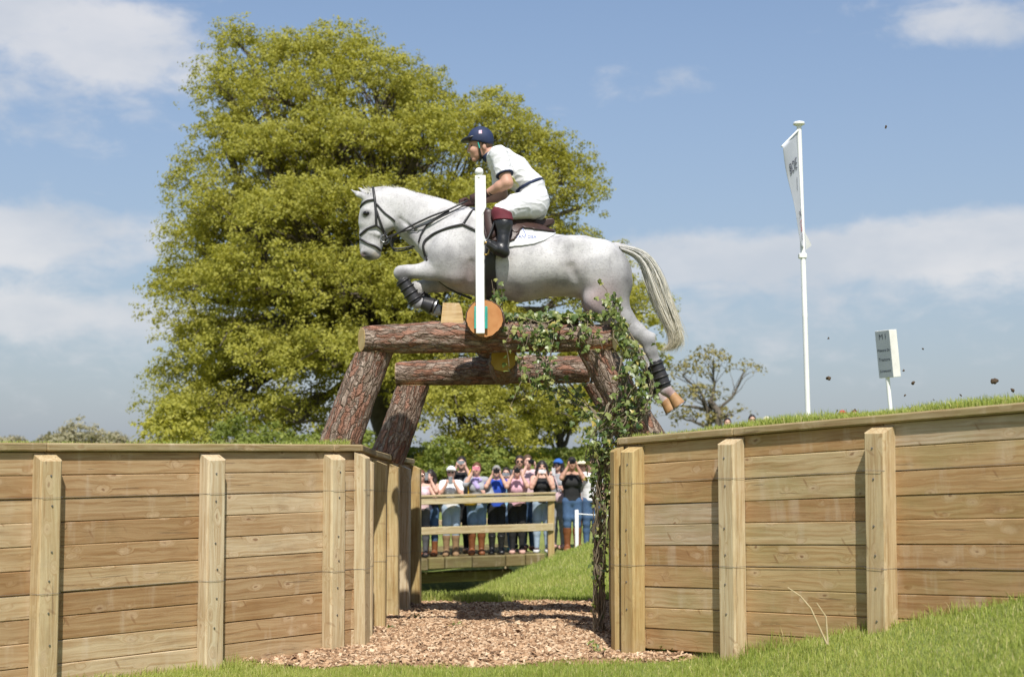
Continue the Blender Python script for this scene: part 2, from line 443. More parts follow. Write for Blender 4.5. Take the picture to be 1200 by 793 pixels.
M['plank_olive'] = wood('plank_olive', [(.48,.35,.18), (.43,.28,.135), (.50,.385,.22), (.41,.26,.13), (.47,.33,.17), (.49,.39,.27), (.45,.30,.15)], green=.34)
M['post'] = wood('post', [(.56,.46,.29), (.52,.41,.24), (.60,.50,.34)], knots=.7, green=.12, streak=.35, upright=True)
M['post_yellow'] = wood('post_yellow', [(.50,.38,.18), (.47,.35,.16), (.53,.42,.22)], knots=.6, green=.22, streak=.3, upright=True)
M['coping'] = wood('coping', [(.34,.27,.15), (.29,.225,.12)], knots=.5, green=.4, streak=.6)
M['rail'] = wood('rail', [(.54,.46,.29), (.49,.41,.25)], knots=.5, green=.15)
M['mossy'] = wood('mossy', [(.19,.155,.07), (.15,.125,.06)], knots=.2, green=.5)
M['block'] = wood('block', [(.58,.42,.22), (.58,.42,.22)], knots=.4)
M['bark'] = barkmat('bark', .42); M['bark_dull'] = barkmat('bark_dull', .25)
M['cut'] = cutwood('cut', (.50,.235,.085), (.40,.165,.055)); M['cut_pale'] = cutwood('cut_pale', (.62,.46,.22), (.5,.34,.14)); M['cut_yellow_shaded'] = cutwood('cut_yellow_shaded', (.42,.28,.05), (.34,.21,.04))  # yellow sawn end is darkened to hold the top beam's shade
M['steel'] = simple('steel', (.35,.35,.36), rough=.35, metal=.9)
M['wire'] = simple('wire', (.22,.22,.22), rough=.5, metal=.5)
M['white_paint'] = simple('white_paint', (.82,.82,.80), (.74,.74,.72), rough=.35, scale=3)

# ================================================================== GROUND
def sst(a, b, x):
    t = np.clip((x-a)/(b-a), 0, 1); return t*t*(3-2*t)
def vnoise(x, y, s=1., seed=0):
    """cheap smooth value noise"""
    x = np.asarray(x, float)*s+seed*17.3; y = np.asarray(y, float)*s+seed*7.7
    xi, yi = np.floor(x), np.floor(y); fx, fy = x-xi, y-yi; fx = fx*fx*(3-2*fx); fy = fy*fy*(3-2*fy)
    def hsh(a, b):
        v = np.sin(a*127.1+b*311.7+seed*74.7)*43758.5453; return v-np.floor(v)
    return (hsh(xi,yi)*(1-fx)+hsh(xi+1,yi)*fx)*(1-fy)+(hsh(xi,yi+1)*(1-fx)+hsh(xi+1,yi+1)*fx)*fy
def T(x, y):
    """height of the ground sheet"""
    x = np.asarray(x, float); y = np.asarray(y, float)
    f = -.10*sst(11, 15, y)
    rise = .42*.15*np.log1p(np.exp(np.clip((x-1.30)/.15, -40, 40)))
    rise = np.minimum(rise, 1.3)*(1-sst(12, 14, y))
    z = f+rise
    bank = np.clip(-.56+.42*x, -1.25, .12)
    z = z+(bank-z)*sst(15.0, 24, y)*1.0
    right = -.42
    z = z+(right-z)*sst(23.5, 27, y)*sst(.3, 1.0, x)
    st = sst(24.2, 25.4, y)*(1-sst(31, 33.5, y))*(1-sst(.35, .95, x))
    z = z+(-1.7-z)*st
    far = -.42+1.02*sst(2.4, 5.5, x)+.055*np.clip(x-5.5, 0, 12)
    z = z+(far-z)*sst(28, 33, y)
    z = z+(vnoise(x, y, .9, 1)-.5)*.05*sst(5, 8, y)*(1-sst(10.2, 10.6, y)*(1-sst(15.2, 16.5, y)))
    return z
def spaced(lo, hi, fine_lo, fine_hi, step, grow=1.25):
    a = list(np.arange(fine_lo, fine_hi+1e-6, step)); s = step; v = a[-1]
    while v < hi: s *= grow; v += s; a.append(v)
    s = step; v = a[0]; pre = []
    while v > lo: s *= grow; v -= s; pre.append(v)
    return np.array(pre[::-1]+a)
def grid_mesh(name, xs, ys, zf, smooth=True):
    X, Y = np.meshgrid(xs, ys, indexing='ij'); Z = zf(X, Y); nx, ny = X.shape
    V = np.stack([X.ravel(), Y.ravel(), Z.ravel()], 1)
    i = np.arange((nx-1)*ny).reshape(nx-1, ny)[:, :-1].ravel()
    return np_mesh(name, V, np.stack([i, i+ny, i+ny+1, i+1], 1), smooth)
def grass_ground(name, dark=1.):
    m, t, b = principled(name); v = t.new('ShaderNodeTexCoord').outputs['Object']
    n1 = t.noise(v, .7, 5); n2 = t.noise(v, 22, 4)
    c = t.mix(t.ss(n1, .35, .65), (.19*dark, .235*dark, .06*dark), (.27*dark, .29*dark, .09*dark))
    c = t.mix(t.math('MULTIPLY', t.ss(n2, .45, .7), .6), c, (.09, .12, .03))
    t.put(b.inputs['Base Color'], c); b.inputs['Roughness'].default_value = .9; b.inputs['Specular IOR Level'].default_value = .15
    t.put(b.inputs['Normal'], t.bump(t.noise(v, 60, 4), .8, .03))
    return m
M['turf'] = grass_ground('turf'); M['bank_turf'] = grass_ground('bank_turf', .95)
xs = spaced(-2500, 2500, -4.5, 5.5, .12, 1.3); ys = spaced(-60, 3500, 5.5, 35, .16, 1.3)
ground = tag(obj('ground', grid_mesh('ground', xs, ys, T), M['turf']), kind='structure')

# the timber-faced banks: top surfaces and slopes behind the walls
LW0, LWD = Vector((-3.2, 8.9, 0)), Vector((1.9, 2.0, 0))
def LW(s): return LW0+LWD*s
CORN = LW(1.06)
left_path = [(*LW(-.75).xy, 1.505), (*LW(-.36).xy, 1.505), (*LW(.112).xy, 1.505), (*LW(.565).xy, 1.505), (*LW(.962).xy, 1.505), (*CORN.xy, 1.505),
             (-1.205, 11.5, 1.49), (-1.21, 12.42, 1.46), (-1.185, 13.55, 1.425), (-1.13, 14.3, 1.40), (-1.05, 14.95, 1.375)]
def rwz(x): return 1.553+.083*(x-.82)
RA, RB = Vector((.83, 10.80, 0)), Vector((2.96, 8.15, 0)); RD = RB-RA
def RW(s): return RA+RD*s
def rpt(p): return (p.x, p.y, rwz(p.x))
def r_at(px):                       # where the right wall is crossed by the sight line of a post
    u = (px-600)/FPX; s = (u*RA.y-RA.x)/(RD.x-u*RD.y); return RW(s)
right_path = [(1.12, 14.9, 1.45), (1.02, 13.6, 1.48), (.93, 12.2, 1.52), (.86, 10.93, 1.556), rpt(RA), rpt(r_at(746)), rpt(r_at(862)), rpt(r_at(1034)), rpt(RW(1.12)), rpt(RW(1.55))]
def bank(name, outline, zf, label=None):
    """grass-topped bank: a gridded top cut to the outline, with a skirt down"""
    P = np.array(outline); lo, hi = P.min(0), P.max(0)
    xs = np.arange(lo[0]-.2, hi[0]+.4, .35); ys = np.arange(lo[1]-.2, hi[1]+.4, .35)
    X, Y = np.meshgrid(xs, ys, indexing='ij'); sd = poly_sd(P, xs, ys)
    # slide the outer ring of vertices onto the outline
    nxt = np.array([P[(i+1) % len(P)] for i in range(len(P))])
    def close(x, y):
        best = None
        for a, b in zip(P, nxt):
            e = b-a; t = np.clip(((x-a[0])*e[0]+(y-a[1])*e[1])/(e@e), 0, 1); q = a+t*e; d = (q[0]-x)**2+(q[1]-y)**2
            if best is None or d < best[0]: best = (d, q)
        return best[1]
    keep = sd < .30
    Xs, Ys = X.copy(), Y.copy()
    for i, j in np.argwhere(keep & (sd > -.12)): Xs[i,j], Ys[i,j] = close(X[i,j], Y[i,j])
    Z = zf(Xs, Ys); nx, ny = X.shape
    V = np.stack([Xs.ravel(), Ys.ravel(), Z.ravel()], 1)
    F = [(i*ny+j, (i+1)*ny+j, (i+1)*ny+j+1, i*ny+j+1) for i in range(nx-1) for j in range(ny-1) if keep[i:i+2, j:j+2].all()]
    n0 = len(V); sk = []; SF = []
    pts = []
    for a, b in zip(P, nxt):
        m_ = max(1, int(np.linalg.norm(b-a)/.35))
        for q in range(m_): pts.append(a+(b-a)*q/m_)
    pts = np.array(pts); zt = zf(pts[:,0], pts[:,1]); zb = np.minimum(T(pts[:,0], pts[:,1]), zt)-.3
    V = np.concatenate([V, np.column_stack([pts, zt]), np.column_stack([pts, zb])]); m_ = len(pts)
    SF = [(n0+q, n0+(q+1) % m_, n0+m_+(q+1) % m_, n0+m_+q) for q in range(m_)]
    return tag(obj(name, np_mesh(name, V, np.array(F+SF), False), M['bank_turf']), kind='structure')
def inset(path, d):
    out = []
    for i, p in enumerate(path):
        a = Vector(path[max(i-1, 0)][:2]); b = Vector(path[min(i+1, len(path)-1)][:2]); t = (b-a).normalized()
        out.append((p[0]-t.y*d, p[1]+t.x*d))
    return out
def zleft(x, y): return 1.545-.14*sst(11, 15, y)*sst(-4, -1, x)-2.2*sst(27, 34, y)+(vnoise(x, y, 1.3, 3)-.5)*.03
def zright(x, y):
    z = 1.60+.083*(np.clip(x, .8, 4.5)-.82)-.032*np.clip(y-10.5, 0, 11)
    return z-1.25*sst(19.5, 27, y)-.5*sst(14, 16.5, y)*(1-sst(1.2, 3.2, x))*0+(vnoise(x, y, 1.3, 4)-.5)*.03
lo = inset(left_path, .055)
bank('grass_bank', lo+[(-1.3, 16.5), (-2.2, 19), (-4, 34), (-40, 34), (-40, -2), (-9, 2.5)], zleft)
ro = inset(right_path, .055)
bank('grass_bank', ro+[(9.5, 1.5), (40, -4), (40, 27), (5, 27), (3.2, 19), (1.7, 16.2)], zright)

# ================================================================== TIMBER RETAINING WALLS
ROW_H, ROWS = .150, 10
plank_cache = {}
def frame(o, org, ax, ay, az):
    o.matrix_world = Matrix(((ax.x, ay.x, az.x, org.x), (ax.y, ay.y, az.y, org.y), (ax.z, ay.z, az.z, org.z), (0,0,0,1)))
def plank_obj(L, H, D, mat, parent, name='plank', cham=.0045):
    key = (round(L, 3), round(H, 3), round(D, 3), mat.name, name)
    if key not in plank_cache:
        b = MB(); b.box((0,0,0), (L, D, H), cham=cham); me = np_mesh(name, np.concatenate(b.v), [np.array(f) for f in b.f.values()]); me.materials.append(mat); plank_cache[key] = me
    return obj(name, plank_cache[key], None, parent)
def axes(p0, p1):
    a = (p1-p0).normalized(); n = Vector((a.y, -a.x, 0)).normalized(); return a, n, n.cross(a)*-1 if n.cross(a).z < 0 else n.cross(a)
def post_mesh(wd, dp, ht, cut):
    """squared post with eased front edges and a top cut sloping to the front (front is -y)"""
    c = .012; x, y = wd/2, dp
    prof = [(-x, 0), (x, 0), (x, -y+c), (x-c, -y), (-x+c, -y), (-x, -y+c)]
    def zt(q): return ht-cut*max(0, (-q[1]-.02))/dp
    V = [(p[0], p[1], 0) for p in prof]+[(p[0], p[1], zt(p)) for p in prof]; n = 6
    F = [(i, (i+1) % n, n+(i+1) % n, n+i) for i in range(n)]; F = [tuple(reversed(f)) for f in F]+[tuple(range(n)), tuple(range(2*n-1, n-1, -1))]
    b = MB(); b.add(V, F); return np_mesh('post', V, [np.array([f for f in F if len(f) == 4]), np.array([f for f in F if len(f) == 6])])
def wall(label, path, posts, pm, gm, wires, closed_end=None):
    """posts: {index: (width, depth, top offset, material, bolts)}"""
    root = thing('timber_retaining_wall', label, 'wall', (path[4][0], path[4][1], 0))
    inv = Matrix.Translation(root.location).inverted()
    P = [Vector(p) for p in path]
    for i in range(len(P)-1):
        p0, p1 = P[i], P[i+1]; L = (p1-p0).length
        a, n, up = axes(p0, p1); mid = (p0+p1)/2
        for r_ in range(ROWS):
            jx = random.uniform(-.004, .004); hh = ROW_H-.0035
            o = plank_obj(L-.004, hh, .05, gm, root)
            c = mid-up*(r_+.5)*ROW_H+n*(-.027+jx)
            tw = Matrix.Rotation(random.uniform(-.004, .004), 3, n)
            frame(o, c-root.location, tw @ a, -n, tw @ up)
    b_path = [0, 2, 4, 5, 7, len(P)-1] if len(P) > 10 else [0, 2, 4, 6, 8, len(P)-1]
    for i, j in zip(b_path[:-1], b_path[1:]):                     # coping boards on top
        for q in ([(i, j)] if j-i < 2 or (P[j]-P[i]).normalized().dot((P[i+1]-P[i]).normalized()) > .9995 else [(k, k+1) for k in range(i, j)]):
            p0, p1 = P[q[0]], P[q[1]]; a, n, up = axes(p0, p1)
            o = plank_obj((p1-p0).length+.002, .056, .16, M['coping'], root, 'coping_board', .010)
            frame(o, (p0+p1)/2+up*.029+n*(-.045)-root.location, a, -n, up)
    for i, (wd, dp, dz, mt, bolts) in posts.items():
        p = P[i]; a = (P[min(i+1, len(P)-1)]-P[max(i-1, 0)]); a.z = 0; a.normalize(); n = Vector((a.y, -a.x, 0))
        ht = p.z-dz-(-.25)
        me = post_mesh(wd, dp, ht, .06); me.materials.append(mt)
        o = obj('post', me, None, root); rot = Matrix.Rotation(random.uniform(-.012, .012), 3, n)
        frame(o, Vector((p.x, p.y, -.25))+n*.002-root.location, rot @ a, -n, Vector((0,0,1)))
        for zb in bolts:
            bm = bolt_mesh(); bo = obj('bolt', bm, None, o); bo.location = (random.uniform(-.012, .012), -dp, ht-zb)
    for zoff in wires:                                             # tensioned wire that holds the posts back
        pts = []
        for i in range(len(P)):
            p = P[i]; a = (P[min(i+1, len(P)-1)]-P[max(i-1, 0)]); a.z = 0; a.normalize(); n = Vector((a.y, -a.x, 0)); base = Vector((p.x, p.y, p.z-zoff))
            if i in posts:
                wd, dp = posts[i][:2]
                pts += [base-a*(wd/2+.008)+n*.004, base-a*(wd/2+.005)+n*(dp-.006), base-a*(wd/2-.012)+n*(dp+.006), base+a*(wd/2-.012)+n*(dp+.006), base+a*(wd/2+.005)+n*(dp-.006), base+a*(wd/2+.008)+n*.004]
            else: pts.append(base+n*.006)
        b = MB(); b.tube([q-root.location for q in pts], .0012, 5); b.build('wire', M['wire'], root)
    return root
_bolt = []
def bolt_mesh():
    if not _bolt:
        b = MB(); th = [2*math.pi*k/8 for k in range(8)]
        b.add([(.0075*math.cos(t), 0, .0075*math.sin(t)) for t in th]+[(.006*math.cos(t), -.005, .006*math.sin(t)) for t in th], [(k, k+8, (k+1) % 8+8, (k+1) % 8) for k in range(8)]+[tuple(range(8, 16))])
        me = np_mesh('bolt', np.concatenate(b.v), [np.array(f) for f in b.f.values()]); me.materials.append(M['steel']); _bolt.append(me)
    return _bolt[0]
BZ = (.14, .33, .62, .80, 1.0, 1.2)
lp = {1: (.145,.10,.012,M['post'],BZ), 2: (.15,.105,.012,M['post'],BZ), 3: (.15,.105,.012,M['post'],BZ), 4: (.14,.105,.012,M['post'],BZ), 5: (.13,.085,.004,M['post'],()),
      6: (.10,.09,.03,M['post'],()), 7: (.13,.12,.02,M['post_yellow'],()), 8: (.13,.12,.02,M['post_yellow'],()), 9: (.13,.11,.02,M['post'],()), 10: (.12,.10,.0,M['post_yellow'],())}
wall('tan timber retaining wall whose face turns a corner beside the log legs', left_path, lp, M['post'], M['plank_tan'], (.29, .89))
rp = {1: (.12,.1,.03,M['post_yellow'],()), 2: (.12,.1,.03,M['post_yellow'],()), 3: (.10,.07,.0,M['post_yellow'],()), 4: (.105,.075,.006,M['post_yellow'],()), 5: (.145,.115,.012,M['post_yellow'],BZ), 6: (.15,.115,.012,M['post'],BZ), 7: (.155,.115,.012,M['post'],BZ), 8: (.15,.11,.012,M['post'],BZ)}
wall('olive stained timber retaining wall with ivy trailing down its end post', right_path, rp, M['post'], M['plank_olive'], (.29, .89))

# ================================================================== BARK-CHIP FLOOR
m, t, b = principled('chip_bed'); v = t.new('ShaderNodeTexCoord').outputs['Object']
cc = t.voro(v, 46).outputs['Color']; cr, cg, cb = t.sep(cc)
t.put(b.inputs['Base Color'], t.mix(cr, (.20,.10,.055), t.mix(cg, (.36,.20,.11), (.48,.32,.20)))); b.inputs['Roughness'].default_value = .9
t.put(b.inputs['Normal'], t.bump(t.math('ADD', cb, t.noise(v, 60, 3)), .8, .02)); M['chip_bed'] = m
def zchip(x, y):
    e = np.minimum(sst(10.08, 10.30, y+.10*(vnoise(x, y, 2.2, 8)-.5)), 1-sst(15.15, 15.5, y))
    return T(x, y)-.03+.055*e+(vnoise(x, y, 5, 9)-.5)*.03
chip_path = tag(obj('bark_path', grid_mesh('bark_path', np.arange(-2.3, 1.9, .06), np.arange(10.0, 15.6, .06), zchip), M['chip_bed']), kind='structure')
def in_ditch(x, y):
    """in front of / between the wall faces"""
    P = [p[:2] for p in left_path[1:]]+[(1.12, 15.6)][:0]+[(-1.0, 15.4), (1.1, 15.4)]+[p[:2] for p in right_path[:9]]+[(3.2, 6.5), (-3.9, 6.5)]
    P = np.array(P); ins = np.zeros(x.shape, bool)
    for i in range(len(P)):
        a, b = P[i], P[(i+1) % len(P)]; c = (a[1] > y) != (b[1] > y); e1 = b[1]-a[1] if b[1] != a[1] else 1e-9
        ins ^= c & (x < a[0]+(y-a[1])*(b[0]-a[0])/e1)
    return ins
N = 42000; x = RNG.uniform(-2.3, 1.8, N); y = 9.9+5.5*RNG.random(N)**1.25
k = in_ditch(x, y) & ((y > 10.22+.12*(vnoise(x, y, 3, 8)-.5)) | (RNG.random(N) < .05)) & (y > 9.9)
x, y = x[k], y[k]; N = len(x)
L = RNG.uniform(.012, .046, N)*(1+.8*(RNG.random(N) < .10)); W = L*RNG.uniform(.3, .65, N); H = RNG.uniform(.003, .008, N)
ya = RNG.uniform(0, 6.283, N); pit = RNG.normal(0, .32, N); rol = RNG.normal(0, .4, N)
ux = np.stack([np.cos(ya)*np.cos(pit), np.sin(ya)*np.cos(pit), np.sin(pit)], 1); uy = np.stack([-np.sin(ya)*np.cos(rol), np.cos(ya)*np.cos(rol), np.sin(rol)], 1); uz = np.cross(ux, uy)
c0 = np.stack([x, y, zchip(x, y)+.004+RNG.random(N)*.012], 1)
sgn = [(-1,-.7,-1),(1,-1,-1),(.8,1,-1),(-1,.8,-1),(-.9,-.6,1),(.95,-.9,1),(.7,.9,1),(-.9,.7,1)]
V = np.stack([c0+ux*(L*s[0]/2)[:,None]+uy*(W*s[1]/2)[:,None]+uz*(H*s[2])[:,None] for s in sgn], 1).reshape(-1, 3)
q = np.array([(4,5,6,7),(0,1,5,4),(1,2,6,5),(2,3,7,6),(3,0,4,7)]); F = (np.arange(N)[:,None,None]*8+q[None]).reshape(-1, 4)
me = np_mesh('bark_chips', V, F); fattr(me, 'tint', np.repeat(RNG.random(N), 8))
m, t, b = principled('chips'); a = t.new('ShaderNodeAttribute'); a.attribute_name = 'tint'
rp_ = t.new('ShaderNodeValToRGB'); t.put(rp_.inputs[0], a.outputs['Fac']); el = rp_.color_ramp.elements
for i, c in enumerate([(.17,.085,.045), (.34,.18,.095), (.50,.32,.19), (.56,.42,.28)]):
    if i > 1: el.new(.5)
for i, c in enumerate([(.13,.075,.04), (.33,.195,.105), (.48,.32,.19), (.60,.46,.31)]): el[i].position = i/3; el[i].color = (*c, 1)
t.put(b.inputs['Base Color'], rp_.outputs[0]); b.inputs['Roughness'].default_value = .85; M['chips'] = m
tag(obj('bark_chips', me, M['chips']), 'loose pinkish brown bark chips covering the floor of the ditch', 'bark chips', kind='stuff')

# ================================================================== GRASS
M['blade'] = leafmat('blade', [(.17,.24,.045), (.29,.36,.075), (.41,.45,.12), (.52,.52,.19), (.66,.58,.33)], trans=.4, rough=.6, spec=.2)
def blades(name, x, y, z, hgt, wid, label, lean=.45, tint=None):
    N = len(x); ya = RNG.uniform(0, 6.283, N); ln = np.abs(RNG.normal(0, lean, N)); la = RNG.uniform(0, 6.283, N)
    base = np.stack([x, y, z], 1); side = np.stack([np.cos(ya), np.sin(ya), np.zeros(N)], 1)*(wid/2)[:,None]
    ld = np.stack([np.cos(la), np.sin(la), np.zeros(N)], 1)
    mid = base+ld*(hgt*ln*.3)[:,None]+np.array([0,0,1])*(hgt*.58)[:,None]
    tip = base+ld*(hgt*ln)[:,None]+np.array([0,0,1])*(hgt*(1-.25*np.minimum(ln, 1)))[:,None]
    V = np.stack([base-side, base+side, mid-side*.7, mid+side*.7, tip], 1).reshape(-1, 3)
    i = np.arange(N)*5
    me = np_mesh(name, V, [np.stack([i, i+1, i+3, i+2], 1), np.stack([i+2, i+3, i+4], 1)])
    tt = tint if tint is not None else np.clip(.38+.25*(vnoise(x, y, 1.6, 5)-.5)+RNG.normal(0, .16, N), 0, 1)
    tt = np.where(RNG.random(N) < .07, RNG.uniform(.8, 1, N), tt)
    fattr(me, 'tint', np.repeat(tt, 5))
    return tag(obj(name, me, M['blade']), label, 'grass', kind='stuff')
N = 210000; x = RNG.uniform(-3.6, 3.7, N); y = RNG.uniform(5.8, 11.0, N)
edge = 10.22+.16*(vnoise(x, y, 2.6, 8)-.5)
# only where this camera's surroundings can see it: the strip of lawn before the walls
dens = np.where(y < edge, 1., .0)
near = (y > 8.7-np.clip(x-.4, 0, 3)*1.35) | (np.abs(x) > 3.2)
k = in_ditch(x, y) & (RNG.random(N) < dens) & near; x, y, edge = x[k], y[k], edge[k]
tuft = vnoise(x, y, 3.5, 6)
hg = (.028+.045*tuft**2)*RNG.uniform(.6, 1.35, len(x)); hg *= np.where(np.abs(y-edge) < .12, .8, 1)
# longer uncut grass along the foot of each wall
dl = np.abs((x-LW0.x)*LWD.y-(y-LW0.y)*LWD.x)/LWD.length; dr = np.abs((x-RA.x)*RD.y-(y-RA.y)*RD.x)/RD.length
hg *= 1+1.0*np.exp(-np.minimum(dl, dr)/.08)
blades('lawn_grass', x, y, T(x, y)-.004, hg, RNG.uniform(.003, .0065, len(x)), 'short mown grass blades on the lawn in front of the walls')
N = 60000; x = RNG.uniform(-2.2, 2.6, N); y = 15.15+11*RNG.random(N)**1.4
k = (y < 24.6+np.clip(x, 0, 3)*1.2); x, y = x[k], y[k]
hg = (.05+.07*vnoise(x, y, 1.4, 11)**2)*RNG.uniform(.6, 1.3, len(x))
hg *= 1+1.2*np.exp(-((y-15.3)/.2)**2)*.5
blades('bank_grass', x, y, T(x, y)-.005, hg, RNG.uniform(.006, .012, len(x)), 'green grass on the slope between the ditch and the footbridge', tint=np.clip(.42+.3*(vnoise(x, y, .8, 5)-.5)+RNG.normal(0, .14, len(x)), 0, 1))
# fringe along the top of both banks
def fringe(path, zf, n, hmul, lab, d0=.10, d1=.9):
    P = [Vector(p) for p in path]; seg = [(P[i+1]-P[i]).length for i in range(len(P)-1)]; cum = np.cumsum([0]+seg)
    s = RNG.uniform(0, cum[-1], n); i = np.clip(np.searchsorted(cum, s)-1, 0, len(seg)-1); xs_, ys_ = [], []
    f = (s-cum[i])/np.array(seg)[i]; A = np.array(P)[i]; B = np.array(P)[i+1]; q = A+(B-A)*f[:,None]; tt = (B-A)/np.linalg.norm(B-A, axis=1)[:,None]
    d = d0+(d1-d0)*RNG.random(n)**2; x, y = q[:,0]-tt[:,1]*d, q[:,1]+tt[:,0]*d
    cl = vnoise(x, y, 2.1, 14)
    h_ = (.035+.075*np.clip(cl-.35, 0, 1)**1.5)*RNG.uniform(.6, 1.4, n)*hmul
    blades('bank_top_grass', x, y, zf(x, y)-.01, h_, RNG.uniform(.004, .008, n), lab, lean=.6)
fringe(left_path[1:], zleft, 9000, .85, 'thin grass along the top edge of the tan timber wall')
fringe(right_path[3:], zright, 16000, 1.25, 'grass along the top edge of the olive stained timber wall', d1=1.6)

# ================================================================== LOG JUMP
def log(name, parent, A, B, radii, mat, cutmat, seed=0, slant=(0., 0.), ends=(True, True), root_loc=Vector(), ztop=None, rough=1.):
    """bark-covered log from A to B; radii along its length; sawn ends are sub-parts"""
    A, B = Vector(A), Vector(B); ax = B-A; L = ax.length; z = ax.normalized()
    x_ = z.cross(Vector((0, 0, 1))) if abs(z.z) < .9 else z.cross(Vector((0, 1, 0))); x_.normalize(); y_ = z.cross(x_)
    ns, nl = 44, max(14, int(L/.035)); off = Vector((seed*3.7, seed*1.9, seed*5.1))
    V = []
    for i in range(nl+1):
        t = i/nl; r0 = np.interp(t, np.linspace(0, 1, len(radii)), radii)
        cx, cy = .012*math.sin(t*4+seed), .010*math.sin(t*5.3+seed*2)
        for k in range(ns):
            th = 2*math.pi*k/ns; d = Vector((math.cos(th), math.sin(th), 0))
            p = Vector((d.x*6, d.y*6, t*L*3.2))+off
            plate = noise.voronoi(Vector((d.x*3.6, d.y*3.6, t*L*4.5))+off)[0]; e = min(1, (plate[1]-plate[0])*2.6)
            r = r0*(1+.05*noise.noise(Vector((d.x, d.y, t*L*1.3))+off))+rough*(.010*noise.fractal(p, .9, 2., 4)+.007*(e-.5))
            if t*L < .012 or (1-t)*L < .012: r -= .008
            wd_ = x_*d.x+y_*d.y; sl_ = (slant[0]*(1-t)**6-slant[1]*t**6)*(wd_.y)*r0     # saw cut set off square, opening towards the front
            zl = t*L-sl_
            if ztop is not None:                       # top sawn level to bed against the beam
                wz = (A+x_*(d.x*r+cx)+y_*(d.y*r+cy)+z*zl).z
                if wz > ztop: zl += (wz-ztop)/(-z.z)
            V.append((d.x*r+cx, d.y*r+cy, zl))
    F = [(i*ns+k, i*ns+(k+1) % ns, (i+1)*ns+(k+1) % ns, (i+1)*ns+k) for i in range(nl) for k in range(ns)]
    o = obj(name, np_mesh(name, V, np.array(F), True), mat, parent); frame(o, A-root_loc, x_, y_, z)
    for e, flag in enumerate(ends):
        ring = V[:ns] if e == 0 else V[-ns:]
        s_ = -1 if e == 0 else 1; zc = (0 if e == 0 else L)+s_*.003
        C = Vector((sum(v[0] for v in ring)/ns, sum(v[1] for v in ring)/ns, 0))
        VV = [(C.x+(v[0]-C.x)*.975, C.y+(v[1]-C.y)*.975, v[2]+s_*.003) for v in ring]+[(C.x+(v[0]-C.x)*.985, C.y+(v[1]-C.y)*.985, v[2]-s_*.02) for v in ring]
        f = tuple(range(ns)) if e else tuple(range(ns-1, -1, -1)); b = MB(); b.add(VV, [f]+[(k, (k+1) % ns, ns+(k+1) % ns, ns+k) for k in range(ns)])
        b.build('cut_end', cutmat, o)
    return o
YF, YR = 11.55, 13.75
sF, sR = FPX/YF, FPX/YR
ft = thing('log_trestle', 'red barked log trestle with a long top beam draped in ivy', 'log trestle', (0, YF, 1.5)); fl = Vector((0, YF, 1.5))
bl, br = at(424, 396, YF-.02), at(720, 395, YF+.02)
log('beam', ft, bl, br, [.108, .118, .128, .132, .126, .118, .112], M['bark'], M['cut_pale'], 1, slant=(.34, .26), root_loc=fl)
def leg(parent, topc, botc, Y, r0, r1, sd, mat, rl, ext=.30):
    a, b_ = at(*topc, Y), at(*botc, Y); d = (b_-a).normalized(); zt = a.z
    log('leg', parent, a-d*.12, b_+d*ext, [r0, (r0+r1)/2, r1], mat, M['cut_pale'], sd, root_loc=rl, ztop=zt)
leg(ft, (437.5, 413), (399, 522), YF+.03, .142, .165, 2, M['bark'], fl)
leg(ft, (700, 411), (757, 514), YF+.03, .142, .150, 3, M['bark_dull'], fl)
rt = thing('log_trestle', 'smaller looking log trestle standing behind the ivy draped one', 'log trestle', (0, YR, 1.5)); rl = Vector((0, YR, 1.5))
log('beam', rt, at(464, 437, YR), at(690, 432, YR), [.118, .122, .132, .136, .13, .125], M['bark_dull'], M['cut_pale'], 4, root_loc=rl)
leg(rt, (485, 452), (455, 531), YR+.02, .148, .170, 5, M['bark'], rl, .06)
leg(rt, (703, 450), (756, 530), YR+.02, .14, .16, 6, M['bark_dull'], rl)
# the hung rail the horse clears: seen end on
c = at(566.5, 371.5, 11.28)
ra_ = thing('rail_log', 'thick rail log laid across both trestles, orange sawn end facing out', 'log', c)
log('trunk', ra_, c, c+Vector((.03, 2.75, -.02)), [.157, .160, .158], M['bark'], M['cut'], 7, root_loc=Vector(c), rough=.35)
c = at(588, 420.5, 11.74)
ra2 = thing('rail_log', 'short lower rail log with yellow sawn end below the thick rail', 'log', c)
log('trunk', ra2, c, c+Vector((.02, 1.80, .0)), [.118, .125], M['bark_dull'], M['cut_yellow_shaded'], 8, root_loc=Vector(c))
# wedge chocking the rail
Yb = 11.47; P2 = [(516.5, 378.5), (519, 354.5), (538, 355), (541, 361), (543.5, 379.5)]
pts = [at(u, v_, Yb) for u, v_ in P2]; c = at(530, 379, Yb+.08)
b = MB(); n = len(pts); b.add([p-c for p in pts]+[p+Vector((0, .17, 0))-c for p in pts], [tuple(range(n)), tuple(range(2*n-1, n-1, -1))]+[(i, i+n, (i+1) % n+n, (i+1) % n) for i in range(n)])
tag(b.build('wood_chock', M['block'], None, loc=c), 'pale sawn wedge block sitting on the beam against the thick rail', 'wood block')
